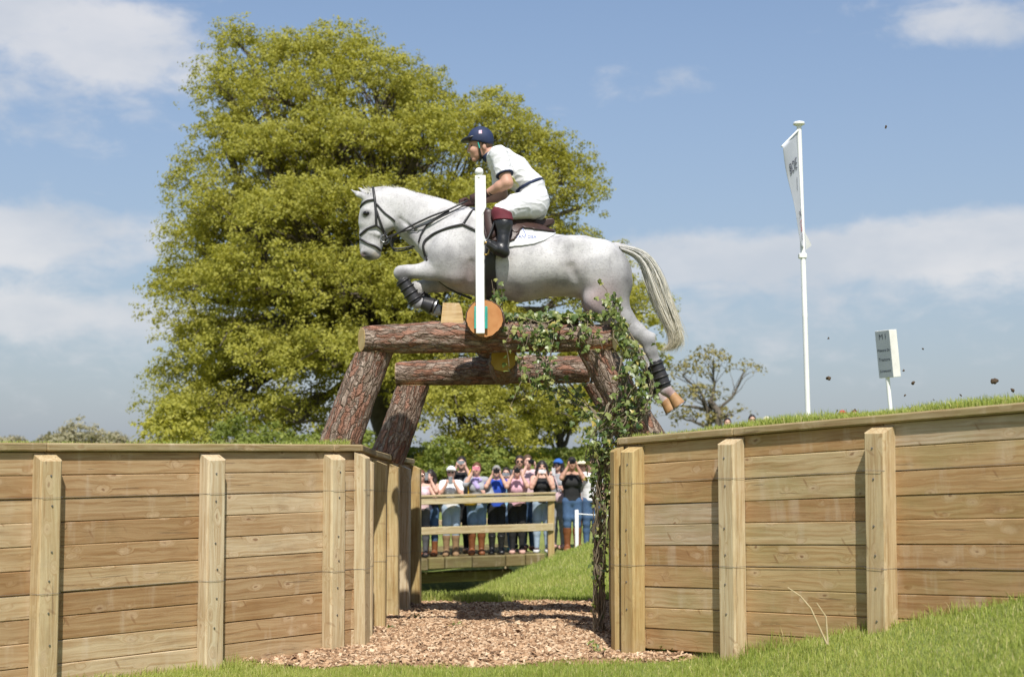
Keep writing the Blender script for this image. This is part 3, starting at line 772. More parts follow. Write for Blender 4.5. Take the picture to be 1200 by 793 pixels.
# white marker pole fixed on the rail's sawn face
Ym = 11.235; base = at(563, 391, Ym); top = at(561.5, 206, Ym)
mp = thing('marker_pole', 'white marker pole with ball top fixed to the orange log end', 'pole', base)
b = MB(); b.box((0, 0, (top-base).length/2), (.068, .030, (top-base).length), cham=.005); o = b.build('shaft', M['white_paint'], mp); o.rotation_euler = (0, math.atan2((top-base).x, (top-base).z), 0)
tp = top-base
sp = SDF().ell((tp.x, 0, tp.z+.032), (.034, .034, .034)).cone((tp.x, 0, tp.z-.01), (tp.x, 0, tp.z+.012), .022, .02); obj('ball_finial', sp.mesh('ball_finial', .006, .004), M['white_paint'], mp)
b = MB(); q0, q1 = at(566.5, 206, Ym)-base, at(567, 243, Ym)-base
b.add([(q0.x-.03, -.02, q0.z), (q0.x+.018, -.02, q0.z-.0), (q1.x+.018, -.02, q1.z), (q1.x-.03, -.02, q1.z-.10), (q0.x-.03, .02, q0.z), (q0.x+.018, .02, q0.z), (q1.x+.018, .02, q1.z), (q1.x-.03, .02, q1.z-.10)], [(0,3,2,1),(4,5,6,7),(0,1,5,4),(1,2,6,5),(2,3,7,6),(3,0,4,7)])
b.build('flag_slat', M['white_paint'], mp)
M['teal'] = simple('teal', (.05,.42,.33), rough=.45)
b = MB(); 
for sx in (-1, 1): b.box((sx*.042+.002, .012, .13), (.018, .014, .18), cham=.003)
for i in range(12): b.box((.052, .006, .05+i*.0145), (.012, .012, .008))
b.build('clip', M['teal'], mp)

# ================================================================== HORSE AND RIDER
YH = 12.2; SH = FPX/YH
def H(u, v, lat=0.):
    """horse space: drawn in profile at life size on the plane y=YH; lat is metres to the far side"""
    p = at(u, v, YH); return Vector((p.x, YH+lat, p.z))
px = lambda r: r/SH
def st(u, v, r, w, lat=0.):            # station: centre, half height in px, half width in metres
    return (H(u, v, lat), px(r), (1, w/px(r), 1))
trunk = SDF().chain([st(531, 290, 37, .185), st(548, 294, 49, .235), st(580, 300, 51, .285), st(613, 308.5, 45, .305), st(648, 311, 36, .285), st(680, 312.5, 36, .275), st(700, 318, 37, .265), st(709, 323, 32, .24)], .03)
trunk.cone(H(556, 262), H(600, 270), px(17), px(12), (1, .6, 1), .05)           # withers
neck = SDF().chain([st(540, 284, 40, .15), st(510, 267, 34, .115), st(489, 255.5, 28, .095), st(467, 242, 21, .085), st(446, 238, 17, .075)], .03)
head = SDF().chain([st(444, 247, 20, .088), st(441, 258, 19.5, .090), st(436.5, 275, 14.8, .068), st(434.5, 289, 12.6, .062), st(433.6, 294.5, 11, .060)], .02)
head.cone(H(431, 238), H(427, 262), px(7.5), px(6), (1, 1.35, 1), .025)          # brow and nasal bone
head.ell(H(440.5, 298.5), (px(6), .032, px(5.5)), .015)                          # lower lip
head.cone(H(438, 226), H(452, 226), px(6), px(7), (1, .55, 1), .03)              # poll
for s in (-1, 1):
    head.ell(H(455, 258, s*.062), (px(10), .030, px(12)), .03)                   # cheek
    head.ell(H(431, 250.5, s*.078), (px(5.5), .020, px(4.5)), .02)               # brow over the eye
    head.ell(H(427.5, 297.5, s*.046), (px(5), .020, px(5)), .015)
    head.ell(H(427.6, 299.2, s*.068), (px(2.6), .020, px(2.2)), .006, sub=True)  # nostril
    head.cone(H(433, 273, s*.064), H(444, 276, s*.062), px(1.5), px(2.5), (1,1,1), .02)   # facial crest
ears = SDF()
for s, (b0, t0) in ((-1, ((429.5, 233), (412, 224))), (1, ((433.5, 229.5), (418.5, 217.5)))):
    mid = ((b0[0]+t0[0])/2+.5, (b0[1]+t0[1])/2+.8)
    ears.cone(H(*b0, s*.048), H(*mid, s*.06), px(4.2), px(3.6), (1, .8, 1), .012); ears.cone(H(*mid, s*.06), H(*t0, s*.065), px(3.6), px(.7), (1, .8, 1), .008)
    ears.cone(H(mid[0]-1.5, mid[1]-2.0, s*.06-.02), H(t0[0]+2, t0[1]+1, s*.065-.018), px(1.9), px(1.1), (1,1,1), .006, True)
quart = SDF()
fore = SDF()
def foreleg(s, P):
    e, mid_, k, f = P
    fore.chain([st(544, 284, 25, .075, s*.15), st(527, 306, 21, .080, s*.165), st(*e, 15.5, .075, s*.15)], .05)
    fore.chain([st(*e, 15, .072, s*.15), st(*mid_, 10.6, .058, s*.14), st(k[0]+8, k[1]-.5, 7.6, .046, s*.13), st(*k, 8.4, .050, s*.13)], .03)
    fore.ell(H(e[0]+7, e[1]+3, s*.14), (px(10), .055, px(8)), .04)
    fore.chain([st(k[0]+1, k[1]+2, 8, .048, s*.13), st(k[0]+5, k[1]+11, 5.6, .034, s*.13), st(f[0]-4, f[1]-7, 5.4, .033, s*.13), st(*f, 7.2, .042, s*.13)], .015)
    fore.chain([st(*f, 6.6, .040, s*.13), st(f[0]+9, f[1]+.8, 5.4, .036, s*.13)], .012)
FL = {-1: ((533, 319), (504, 319.5), (471, 321.5), (490, 356.5)), 1: ((538, 324), (514, 329), (487, 335), (509, 361))}
for s in (-1, 1): foreleg(s, FL[s])
hind = SDF()
HL = {-1: (0, 0), 1: (-5, 5)}
for s in (-1, 1):
    o1, o2 = HL[s]
    hind.chain([st(700, 312, 30, .13, s*.13), st(711, 333, 27.5, .115, s*.14), st(712, 354, 22.5, .095, s*.14), st(727+o1*.5, 374+o2*.5, 13.5, .075, s*.135), st(744+o1, 389.5+o2, 9.8, .056, s*.13), st(757+o1, 400+o2, 9.2, .050, s*.13)], .03)
    hind.ell(H(697, 352, s*.13), (px(14), .09, px(14)), .05)
    hind.cone(H(755+o1, 393+o2, s*.13), H(763.5+o1, 394.5+o2, s*.13), px(5), px(3.4), (1, .9, 1), .012)
    hind.chain([st(757+o1, 400+o2, 9, .049, s*.13), st(761+o1, 412+o2, 7.4, .042, s*.13), st(765.5+o1, 424+o2, 6.0, .034, s*.13), st(774+o1, 449+o2, 5.8, .034, s*.13), st(778+o1, 457+o2, 7.4, .043, s*.13)], .012)
    hind.chain([st(778+o1, 457+o2, 6.8, .040, s*.13), st(789+o1, 466.5+o2, 5.4, .036, s*.13)], .012)
body_sdf = trunk.merged(neck, head, ears, fore, hind)
body_sdf.cone(H(722, 288), H(744, 292), px(4.5), px(3), (1, 1, 1), .03)          # dock
for s in (-1, 1):                                                                 # muscle modelling
    body_sdf.cone(H(548, 262, s*.15), H(530, 300, s*.19), px(11), px(14), (1, .55, 1), .06)
    body_sdf.ell(H(668, 290, s*.22), (px(16), .05, px(10)), .07)
    body_sdf.cone(H(480, 268, s*.075), H(500, 290, s*.10), px(5), px(8), (1, .5, 1), .04)
    body_sdf.cone(H(470, 258, s*.088), H(489, 274, s*.105), px(1.6), px(2), (1,1,1), .015, True)
    body_sdf.cone(H(676, 342, s*.24), H(668, 318, s*.29), px(2), px(3), (1,1,1), .05, True)
    body_sdf.cone(H(553, 312, s*.245), H(551, 330, s*.22), px(1.6), px(2.5), (1,1,1), .04, True)
me = body_sdf.mesh('body', .0125, .028)
co = np.empty(len(me.vertices)*3, np.float32); me.vertices.foreach_get('co', co); co = co.reshape(-1, 3)
U = 600+co[:,0]*SH/1.0; 
def to_px(co):
    c, s = math.cos(PITCH), math.sin(PITCH); z = (co[:,2]-EYE)/YH; v = (z*c-s)/(c+z*s); k = YH/(c-s*v)
    return 600+co[:,0]/k*FPX, 396.5-v*FPX
U, Vp = to_px(co)
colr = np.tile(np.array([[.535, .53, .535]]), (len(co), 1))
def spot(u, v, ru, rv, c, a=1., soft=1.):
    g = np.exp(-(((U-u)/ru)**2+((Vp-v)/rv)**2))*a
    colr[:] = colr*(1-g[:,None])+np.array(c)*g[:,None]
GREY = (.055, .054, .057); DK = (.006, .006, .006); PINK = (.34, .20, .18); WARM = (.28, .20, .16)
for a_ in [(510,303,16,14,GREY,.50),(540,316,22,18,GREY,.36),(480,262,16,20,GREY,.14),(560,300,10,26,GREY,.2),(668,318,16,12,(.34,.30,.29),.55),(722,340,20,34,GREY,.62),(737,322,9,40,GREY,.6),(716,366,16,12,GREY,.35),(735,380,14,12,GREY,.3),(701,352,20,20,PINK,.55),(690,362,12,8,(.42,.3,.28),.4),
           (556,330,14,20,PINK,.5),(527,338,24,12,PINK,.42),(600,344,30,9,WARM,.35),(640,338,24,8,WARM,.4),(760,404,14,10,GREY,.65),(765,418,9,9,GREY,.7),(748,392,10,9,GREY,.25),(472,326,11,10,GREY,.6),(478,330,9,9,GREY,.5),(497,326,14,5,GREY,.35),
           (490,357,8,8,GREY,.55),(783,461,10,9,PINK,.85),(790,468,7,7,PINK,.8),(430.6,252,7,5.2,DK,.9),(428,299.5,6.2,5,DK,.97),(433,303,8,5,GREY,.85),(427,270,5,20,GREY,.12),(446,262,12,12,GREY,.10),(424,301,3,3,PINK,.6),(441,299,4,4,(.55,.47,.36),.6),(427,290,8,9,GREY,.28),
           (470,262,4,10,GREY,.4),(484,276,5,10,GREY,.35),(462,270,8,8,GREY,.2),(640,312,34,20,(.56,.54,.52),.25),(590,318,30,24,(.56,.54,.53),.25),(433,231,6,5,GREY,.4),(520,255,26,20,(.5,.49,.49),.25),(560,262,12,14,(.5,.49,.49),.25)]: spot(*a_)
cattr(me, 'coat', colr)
m, t, b = principled('grey_coat'); a = t.new('ShaderNodeAttribute'); a.attribute_name = 'coat'; v = t.new('ShaderNodeTexCoord').outputs['Object']
dap = t.ss(t.voro(v, 15, 'SMOOTH_F1').outputs[0], .25, .75); n1 = t.noise(v, 5, 6, .6)
c = t.mix(1., a.outputs['Color'], t.mix(t.ss(n1, .40, .72), (1.04, 1.03, 1.02), (.66, .65, .655)), 'MULTIPLY'); c = t.mix(t.math('MULTIPLY', dap, .30), c, t.mix(1., c, (.62, .615, .63), 'MULTIPLY'))
c = t.mix(t.math('MULTIPLY', t.ss(t.noise(v, 62, 4, .65), .46, .74), .55), c, t.mix(1., c, (.52, .50, .49), 'MULTIPLY'))
t.put(b.inputs['Base Color'], c); b.inputs['Roughness'].default_value = .55; b.inputs['Specular IOR Level'].default_value = .25; b.inputs['Sheen Weight'].default_value = .15
t.put(b.inputs['Normal'], t.bump(t.math('ADD', t.noise(t.vmap(v, (30, 90, 90)), 3, 3), t.math('MULTIPLY', t.noise(v, 11, 3), 2.)), .26, .008)); M['coat'] = m
M['black_leather'] = simple('black_leather', (.022,.021,.022), (.035,.033,.033), rough=.38, bump=.1, bscale=120)
M['brown_leather'] = simple('brown_leather', (.036,.018,.015), (.058,.030,.024), scale=12, rough=.42, bump=.15, bscale=140)
M['hoof'] = simple('hoof', (.42,.24,.11), (.28,.15,.07), scale=14, rough=.5); M['hoof_dark'] = simple('hoof_dark', (.03,.028,.027), rough=.5)
M['eye'] = simple('eye', (.012,.010,.009), rough=.08)
M['gold'] = simple('gold', (.45,.30,.08), rough=.3, metal=.8)
M['white_cloth'] = simple('white_cloth', (.62,.62,.62), (.57,.57,.575), scale=9, rough=.85, bump=.25, bscale=30, sheen=.2)
horse = thing('horse', 'dapple grey horse leaping over the log rail with its rider', 'horse', H(640, 345))
hl = Vector(horse.location)
def hp(o): o.location = Vector(o.location)-hl; o.parent = horse; return o
body = hp(obj('body', me, M['coat']))
bvh = BVHTree.FromPolygons([Vector(q) for q in co], [tuple(p.vertices) for p in me.polygons])
def skin_pt(u, v, s=-1, off=.006, default=.1):
    """point on the coat at profile position u,v on the near (-1) or far (+1) side"""
    p = H(u, v); o = Vector((p.x, YH+s*1.2, p.z)); hit = bvh.ray_cast(o, Vector((0, -s, 0)))
    return (hit[0]+Vector((0, s*off, 0))+hit[1]*off*.3) if hit[0] is not None else Vector((p.x, YH+s*default, p.z))
for s in (-1, 1):
    e = skin_pt(430.6, 252, s, -.006); b = SDF().ell((0,0,0), (.030, .015, .021)); hp(obj('eye', b.mesh('eye', .005, .003), M['eye'], None, e))
def hoof(c0, c1, lat, r0, r1, mat, shoe=True):
    a, b_ = H(*c0, lat), H(*c1, lat); d = (b_-a).normalized()
    s_ = SDF().cone(a, b_+d*px(3), px(r0), px(r1), (1, .95, 1)); o = hp(obj('hoof', s_.mesh('hoof', .006, .01, cuts=[(b_+d*px(.6), d)]), mat))
    if shoe:
        q = d.orthogonal().normalized(); 
        ring = [b_+d*px(.9)+ (Matrix.Rotation(th, 3, d) @ q)*px(r1*.93) for th in np.linspace(0, 5.6, 20)]
        m_ = MB(); m_.tube([p-a for p in ring], px(1.1), 6); so = m_.build('shoe', M['steel'], o); so.location = a
for s in (-1, 1):
    k_, f = FL[s][2], FL[s][3]; hoof((f[0]+8, f[1]+.5), (f[0]+20, f[1]+4.5), s*.13, 5.6, 8.6, M['hoof_dark'])
    o1, o2 = HL[s]; hoof((786.5+o1, 464.5+o2), (793.5+o1, 475+o2), s*.13, 5.8, 8.4, M['hoof'])
# boots on the cannons
def cannon_boot(p0, p1, lat, r0, r1, label, fet=False):
    a, b_ = H(*p0, lat), H(*p1, lat); d = (b_-a); ctr = (a+b_)/2
    root = thing('leg_boot', label, 'leg boot', ctr, group=None)
    s_ = SDF().cone(a-ctr, b_-ctr, px(r0), px(r1), (1, .86, 1)); n = d.normalized()
    obj('shell', s_.mesh('shell', .006, .01, cuts=[(b_-ctr, n), (a-ctr, -n)]), M['black_leather'], root)
    for i in range(4):
        t = .12+.25*i; c = (a+d*t)-ctr; r = px(r0+(r1-r0)*t)+.004; q = n.orthogonal().normalized()
        ring = []
        for th in np.linspace(0, 2*math.pi, 17):
            w_ = (Matrix.Rotation(th, 3, n) @ q)*r; w_.y *= .9; ring.append(c+w_)
        m_ = MB(); m_.tube(ring, .0075, 6); m_.build('strap', M['black_leather'], root, True)
    return root
cannon_boot((472, 329.5), (489.5, 357), -.13, 7.6, 8.4, 'black strapped boot on the near foreleg, flecked with mud')
cannon_boot((490, 342), (508, 361), .13, 7.4, 8.0, 'black boot on the far foreleg, mostly hidden behind the other')
cannon_boot((766, 424), (776.5, 454.5), -.13, 7.6, 8.6, 'black strapped boot on the near hind leg')
cannon_boot((761, 429), (771.5, 459.5), .13, 7.6, 8.6, 'black boot on the far hind leg, peeping out behind')
# overreach boot round the near fore hoof
a, b_ = H(496, 356.5, -.13), H(508, 361, -.13)
s_ = SDF().cone(a, b_, px(7), px(10.2), (1, .95, 1)); tag(obj('bell_boot', s_.mesh('bell_boot', .006, .01, cuts=[(b_, b_-a), (a, a-b_)]), M['black_leather']), 'black rubber bell boot round the near fore hoof', 'bell boot')
# tail and mane
def strands(name, guides, n, spread, w0, mat, parent, seed, curl=.02, seg=16):
    rg = np.random.default_rng(seed); V = []; F = []; nv = 0; tint = []
    G = [np.array([list(p) for p in g]) for g in guides]
    tt = np.linspace(0, 1, seg)
    def samp(g, t): 
        s_ = np.linspace(0, 1, len(g)); return np.stack([np.interp(t, s_, g[:,i]) for i in range(3)], -1)
    def smooth(P):
        for _ in range(2): P[1:-1] = .25*P[:-2]+.5*P[1:-1]+.25*P[2:]
        return P
    for i in range(n):
        f = rg.random(); ln = 1.02-.42*rg.random()**2.2
        P = samp(G[0], tt*min(ln, 1))*(1-f)+samp(G[1], tt*min(ln, 1))*f
        lat = rg.normal(0, 1); sp = spread[0]+(spread[1]-spread[0])*np.sin(np.pi*np.clip(tt*1.05, 0, 1))**.8
        P[:,1] += lat*sp*.55; P[:,0] += rg.normal(0, .007)*tt*2+curl*np.sin(tt*rg.uniform(3, 7)+rg.uniform(0, 6))*tt**1.3; P[:,2] += rg.normal(0, .008)*tt
        if rg.random() < .16: P[:,0] += rg.normal(.02, .03)*tt**3; P[:,2] -= rg.uniform(-.02, .05)*tt**3
        P = smooth(P); wd = w0*rg.uniform(.6, 1.3)*np.clip(1.05-tt**4, .1, 1)
        d = np.array([rg.normal(0, .3), rg.normal(0, .6), rg.normal(0, .3)])+np.array([.8, 0, .3]); d /= np.linalg.norm(d)
        V.append(np.stack([P-d*wd[:,None], P+d*wd[:,None]], 1).reshape(-1, 3)); ii = nv+2*np.arange(seg-1)
        F.append(np.stack([ii, ii+1, ii+3, ii+2], 1)); nv += 2*seg; tint.append(np.repeat(np.clip(tt*.78+rg.normal(0, .09), 0, 1), 2))
    me = np_mesh(name, np.concatenate(V), np.concatenate(F), True); fattr(me, 'tint', np.concatenate(tint))
    o = obj(name, me, mat); return hp(o)
M['hair'] = leafmat('hair', [(.58,.57,.56), (.60,.58,.53), (.55,.50,.39), (.46,.39,.24)], trans=.1, rough=.5, spec=.4)
outer = [H(*q) for q in [(725,288.5),(738,289.5),(752,293),(764,301),(773,316),(779,335),(785,356),(791,374),(796,389),(797,400),(791,408),(781,411)]]
inner = [H(*q) for q in [(727,293),(736,296.5),(747,300.5),(753.5,311),(757.5,326),(763,345),(770,361),(779,377),(787,390),(790,399),(787,405),(779,410)]]
o = strands('tail', [outer, inner], 1900, (.035, .058), .0021, M['hair'], horse, 3, curl=.034); o['kind'] = 'stuff'
g0 = [H(*q) for q in [(447,220.5),(449,217),(453,216)]]; 
V = []; F = []; nv = 0; rg = np.random.default_rng(5); crest = [(440,222.5),(450,219.5),(467,219),(488,225.5),(507.6,231),(525,236),(545,242)]
for i in range(900):
    f = rg.random(); u = 440+105*f; v_ = np.interp(u, [q[0] for q in crest], [q[1] for q in crest]); L_ = rg.uniform(2, 5.5)*(1.3 if u < 455 else 1); y0 = rg.normal(0, .012)
    a_ = H(u, v_+2.5, y0); lean = rg.normal(-.5, 2.2); b_ = H(u+lean, v_+2.0-L_*rg.uniform(.3, .85), y0+rg.normal(0, .02)); d = Vector((.0026, .001, 0))
    V += [a_-d, a_+d, b_]; F.append((nv, nv+1, nv+2)); nv += 3
for i in range(160):                                                                # forelock between the ears
    y0 = rg.normal(0, .018); a_ = H(rg.uniform(431, 440), rg.uniform(224, 228), y0); b_ = H(rg.uniform(424, 437), rg.uniform(216, 243), y0*1.3-.01); d = Vector((.003, .001, .001))
    V += [a_-d, a_+d, b_]; F.append((nv, nv+1, nv+2)); nv += 3
me = np_mesh('mane', V, np.array(F)); fattr(me, 'tint', np.repeat(rg.random(len(F))*.35, 3)); o = hp(obj('mane', me, M['hair'])); o['kind'] = 'stuff'

# ---- tack
def strap_part(root, name, pl, s=-1, r=.0105, mat=None, off=.006, loc=None, default=.1, sub=5):
    pts = []
    for (a, b_) in zip(pl[:-1], pl[1:]):
        for q in range(sub): pts.append((a[0]+(b_[0]-a[0])*q/sub, a[1]+(b_[1]-a[1])*q/sub))
    pts.append(pl[-1]); P = [skin_pt(u, v, s, off, default) for u, v in pts]
    for _ in range(2): P = [P[0]]+[(P[i-1]+P[i]*2+P[i+1])/4 for i in range(1, len(P)-1)]+[P[-1]]
    m_ = MB(); m_.tube([p-Vector(root.location) for p in P], r, 6); return m_.build(name, mat or M['black_leather'], root, True)
bri = thing('bridle', 'black leather bridle with crossed noseband and bit rings', 'bridle', H(440, 260))
for s in (-1, 1):
    strap_part(bri, 'cheek_strap', [(437.5,220.5),(439,228),(440.4,236),(441.8,250),(442.2,266)], s, .0115)
    strap_part(bri, 'cheek_strap', [(441.5,246),(445.5,258),(450,271),(453,279)], s, .0095)
    strap_part(bri, 'browband', [(440.4,235.8),(431.5,237),(424.5,241.5),(423,244)], s, .0095)
    strap_part(bri, 'throatlash', [(441.5,240),(452,252),(461,258.5),(463.8,261.5)], s, .008)
    strap_part(bri, 'noseband', [(442,266),(431,270),(422.5,276.5)], s, .0105); strap_part(bri, 'noseband', [(422.5,281),(432.7,287),(442,290.5),(446,294)], s, .0105)
    strap_part(bri, 'noseband', [(442,266),(447.5,270),(452.5,276)], s, .009)
    c = skin_pt(451, 281, s, .016, .06)-Vector(bri.location); q = [c+Vector((math.cos(t)*.030, 0, math.sin(t)*.030)) for t in np.linspace(0, 6.283, 25)]
    m_ = MB(); m_.tube(q, .0055, 6); m_.build('bit_ring', M['steel'], bri, True)
def free_strap(root, name, pl, r, mat=None):
    """pl: list of (u,v,lat)"""
    P = [H(*q) for q in pl]; out = []
    for i in range(len(P)-1):
        p0, p1, p2, p3 = P[max(i-1,0)], P[i], P[i+1], P[min(i+2, len(P)-1)]
        for t in np.linspace(0, 1, 6, endpoint=False): out.append(.5*((2*p1)+(-p0+p2)*t+(2*p0-5*p1+4*p2-p3)*t*t+(-p0+3*p1-3*p2+p3)*t**3))
    out.append(P[-1]); m_ = MB(); m_.tube([p-Vector(root.location) for p in out], r, 6); return m_.build(name, mat or M['black_leather'], root, True)
for s in (-1, 1):
    free_strap(bri, 'rein', [(452,282,s*.085),(463,278,s*.10),(472,273,s*.115),(489,264.5,s*.13),(508,256,s*.14),(525,249.5,s*.13),(541,241,s*.10),(548,237,s*.07)], .0085)
    free_strap(bri, 'rein_loop', [(455,281,s*.10),(462,277,s*.10),(500,266,s*.14),(530,251,s*.135),(545,243,s*.09)], .006) if s < 0 else None
bp = thing('breastplate', 'black leather breastplate and martingale across the horse chest', 'breastplate', H(520, 285))
for s in (-1, 1):
    strap_part(bp, 'shoulder_strap', [(543.5,268),(527,271.5),(508,277.5),(499,284.5),(496.8,291),(498.5,300),(502,308)], s, .0105, off=.008)
    strap_part(bp, 'shoulder_strap', [(543.5,268),(552,272),(562,277)], s, .0105, off=.008); strap_part(bp, 'wither_strap', [(543.5,268),(550,257),(556.5,247)], s, .009, off=.008)
    free_strap(bp, 'martingale_strap', [(461,277.5,s*.10),(459,286,s*.09),(461,292,s*.08),(470,292.5,s*.07),(482,290,s*.05),(489,289.5,s*.03)], .0075)
    strap_part(bp, 'neck_strap', [(527,250),(509,259.5),(499,269),(494,278),(491.5,287)], s, .0075, off=.008)
free_strap(bp, 'chest_strap', [(489,288,0),(493,296,-.01),(500,308,0),(512,326,0),(530,340,0),(553,350,0)], .011)
# saddle pad and saddle: shells over the trunk
P2 = lambda L_: [(H(u, v).x, H(u, v).z) for u, v in L_]
yl = np.array([-9., YH-.6, 0.]); 
shell = trunk.merged(neck)
padp = P2([(564,242),(590,252),(620,262),(651.5,273.5),(648,279),(638,286.5),(625,292),(610,294.5),(594,295.5),(575,293),(566,288),(563,266)])
pad = thing('saddle_pad', 'white saddle pad with small blue lettering below the saddle', 'saddle pad', H(610, 285))
o = obj('cloth', shell.mesh('cloth', .0085, .028, off=.014, polys=[padp]), M['white_cloth'], pad); o.location = -Vector(pad.location)
sad = thing('saddle', 'dark brown leather jumping saddle strapped over the white pad', 'saddle', H(605, 265))
def sad_part(name, me, mat): o = obj(name, me, mat, sad); o.location = -Vector(sad.location); return o
sad_part('flap', shell.mesh('flap', .0085, .028, off=.030, polys=[P2([(566,247),(580,249),(598,258),(609,265),(609,278),(603,287),(594,291),(580,289),(569,284),(565.5,266)])]), M['brown_leather'])
for s in (-1, 1): sad_part('knee_block', SDF().cone(H(573,257,s*.265), H(577,281,s*.30), px(6.5), px(6), (1,.5,1)).mesh('knee_block', .009, .02), M['brown_leather'])
sad_part('skirt', shell.mesh('skirt', .0085, .028, off=.036, polys=[P2([(588,248),(612,256),(648,261),(652,268),(650,273.5),(630,273.5),(612,271.5),(606,279),(598,276),(592,262)])]), M['brown_leather'])
seat = SDF().chain([(H(566,248), px(5), (1,1.8,1)), (H(580,256.5), px(6.5), (1,2.2,1)), (H(604,264.5), px(6), (1,3.4,1)), (H(630,265.5), px(6), (1,4.0,1)), (H(646,260.5), px(4.0), (1,5.2,1))], .03)
sad_part('seat', seat.mesh('seat', .008, .03), M['brown_leather'])
sad_part('panel', SDF().chain([(H(596,266), px(6), (1,4,1)), (H(625,270.5), px(4.5), (1,5.2,1)), (H(647,273), px(2.6), (1,7.5,1))], .02).mesh('panel', .008, .02), M['black_leather'])
sad_part('girth', shell.mesh('girth', .0085, .028, off=.018, polys=[P2([(569,290),(582,290),(581,318),(583,345),(588,360),(569,360),(569,318)])]), M['black_leather'])
for s in (-1, 1):
    c = H(570.5, 298, s*.375); q = [c+Vector((math.cos(t)*.028, math.sin(t)*.05*0+s*.004, math.sin(t)*.052-.006)) for t in np.linspace(0, 6.283, 21)]
    m_ = MB(); m_.tube([p-Vector(sad.location) for p in q], .008, 6); m_.build('stirrup', M['gold'], sad, True)
    free_strap(sad, 'stirrup_leather', [(582,262,s*.335),(577,276,s*.345),(571,291,s*.372)], .009, M['black_leather'])
def text(name, body_, size, mat, parent, loc, rot, ext=.0015, align='CENTER'):
    cu = bpy.data.curves.new(name, 'FONT'); cu.body = body_; cu.size = size; cu.extrude = ext; cu.align_x = align; cu.materials.append(mat)
    o = bpy.data.objects.new(name, cu); bpy.context.collection.objects.link(o); dg = bpy.context.evaluated_depsgraph_get()
    me = bpy.data.meshes.new_from_object(o.evaluated_get(dg)); bpy.data.objects.remove(o)
    q = obj(name, me, mat, parent); q.location = loc; q.rotation_euler = rot; return q
M['blue_print'] = simple('blue_print', (.22,.27,.52), rough=.8)
bv2 = BVHTree.FromPolygons([v.co.copy() for v in pad.children[0].data.vertices], [tuple(p.vertices) for p in pad.children[0].data.polygons])
for word, uc in (('VAN', 609.5), ('DEA', 623)):
  me_t = text('lettering', word, .040, M['blue_print'], pad, (0,0,0), (0,0,0), .001).data; c = H(uc, 284.5)
  for v_ in me_t.vertices:
    p = Vector((c.x+v_.co.x, YH-1.2, c.z+v_.co.y+v_.co.x*.02)); hit = bv2.ray_cast(p, Vector((0,1,0)))
    v_.co = ((hit[0] if hit[0] is not None else Vector((p.x, YH-.3, p.z)))+Vector((0, -.003-.002*(v_.co.z > 0), 0)))-Vector(pad.location)
ln = [(612,272.5),(614.5,277),(616,283)]; m_ = MB(); pts = []
for u, v_ in ln:
    p = H(u, v_); hit = bv2.ray_cast(Vector((p.x, YH-1.2, p.z)), Vector((0,1,0))); pts.append((hit[0] if hit[0] is not None else p)+Vector((0,-.003,0))-Vector(pad.location))
m_.tube(pts, .004, 5); m_.build('emblem', M['blue_print'], pad)

# ---- rider
def wrinkle(me, amp, sd, fr=(9, 9, 16)):
    """folds in cloth: ridged noise pushed along the normals"""
    nr = [v_.normal.copy() for v_ in me.vertices]
    for v_, n_ in zip(me.vertices, nr):
        p = Vector((v_.co.x*fr[0]+v_.co.z*7, v_.co.y*fr[1], v_.co.z*fr[2]-v_.co.x*6))+Vector((sd*5.3, sd, sd*2.1))
        f = 1-abs(noise.noise(p))*2.4; f2 = noise.noise(p*2.3)
        v_.co += n_*amp*(max(f, 0)**2*.9-.45+.3*f2)
    me.update(); return me
M['skin'] = simple('skin', (.52,.30,.215), (.46,.25,.175), scale=10, rough=.55)
M['shirt_white'] = simple('shirt_white', (.68,.68,.69), (.61,.61,.625), scale=7, rough=.85, bump=1., bscale=11, sheen=.1)
M['breeches'] = simple('breeches', (.67,.67,.68), (.60,.60,.615), scale=7, rough=.8, bump=.9, bscale=9)
M['navy'] = simple('navy', (.013,.022,.06), (.02,.032,.082), scale=10, rough=.7, bump=.1, bscale=90)
M['maroon'] = simple('maroon', (.13,.018,.028), (.10,.014,.022), scale=20, rough=.8)
M['boot_black'] = simple('boot_black', (.012,.012,.013), (.02,.02,.021), scale=20, rough=.36, spec=.5, bump=.5, bscale=22)
M['glove'] = simple('glove', (.045,.022,.020), (.065,.03,.028), scale=30, rough=.7)
M['brown_hair'] = simple('brown_hair', (.06,.035,.02), (.09,.055,.03), scale=40, rough=.6)
rider = thing('rider', 'person in white shirt and breeches crouched forward riding the grey horse', 'person', H(620, 262)); rloc = Vector(rider.location)
def rp_(name, me, mat): o = obj(name, me, mat, rider); o.location = -rloc; return o
torso = SDF().chain([st(625, 237.5, 16.5, .155), st(623, 219.5, 13.8, .138), st(601.5, 201, 17.2, .155), st(587.5, 189.5, 14.2, .175), st(582, 185, 10.5, .18)], .03)
torso.ell(H(627.5, 236, -.07), (px(14), .095, px(15)), .04).ell(H(627.5, 236, .07), (px(14), .095, px(15)), .04)
uarm = SDF(); farm = SDF(); hands = SDF(); thigh = SDF(); shin = SDF(); foot = SDF()
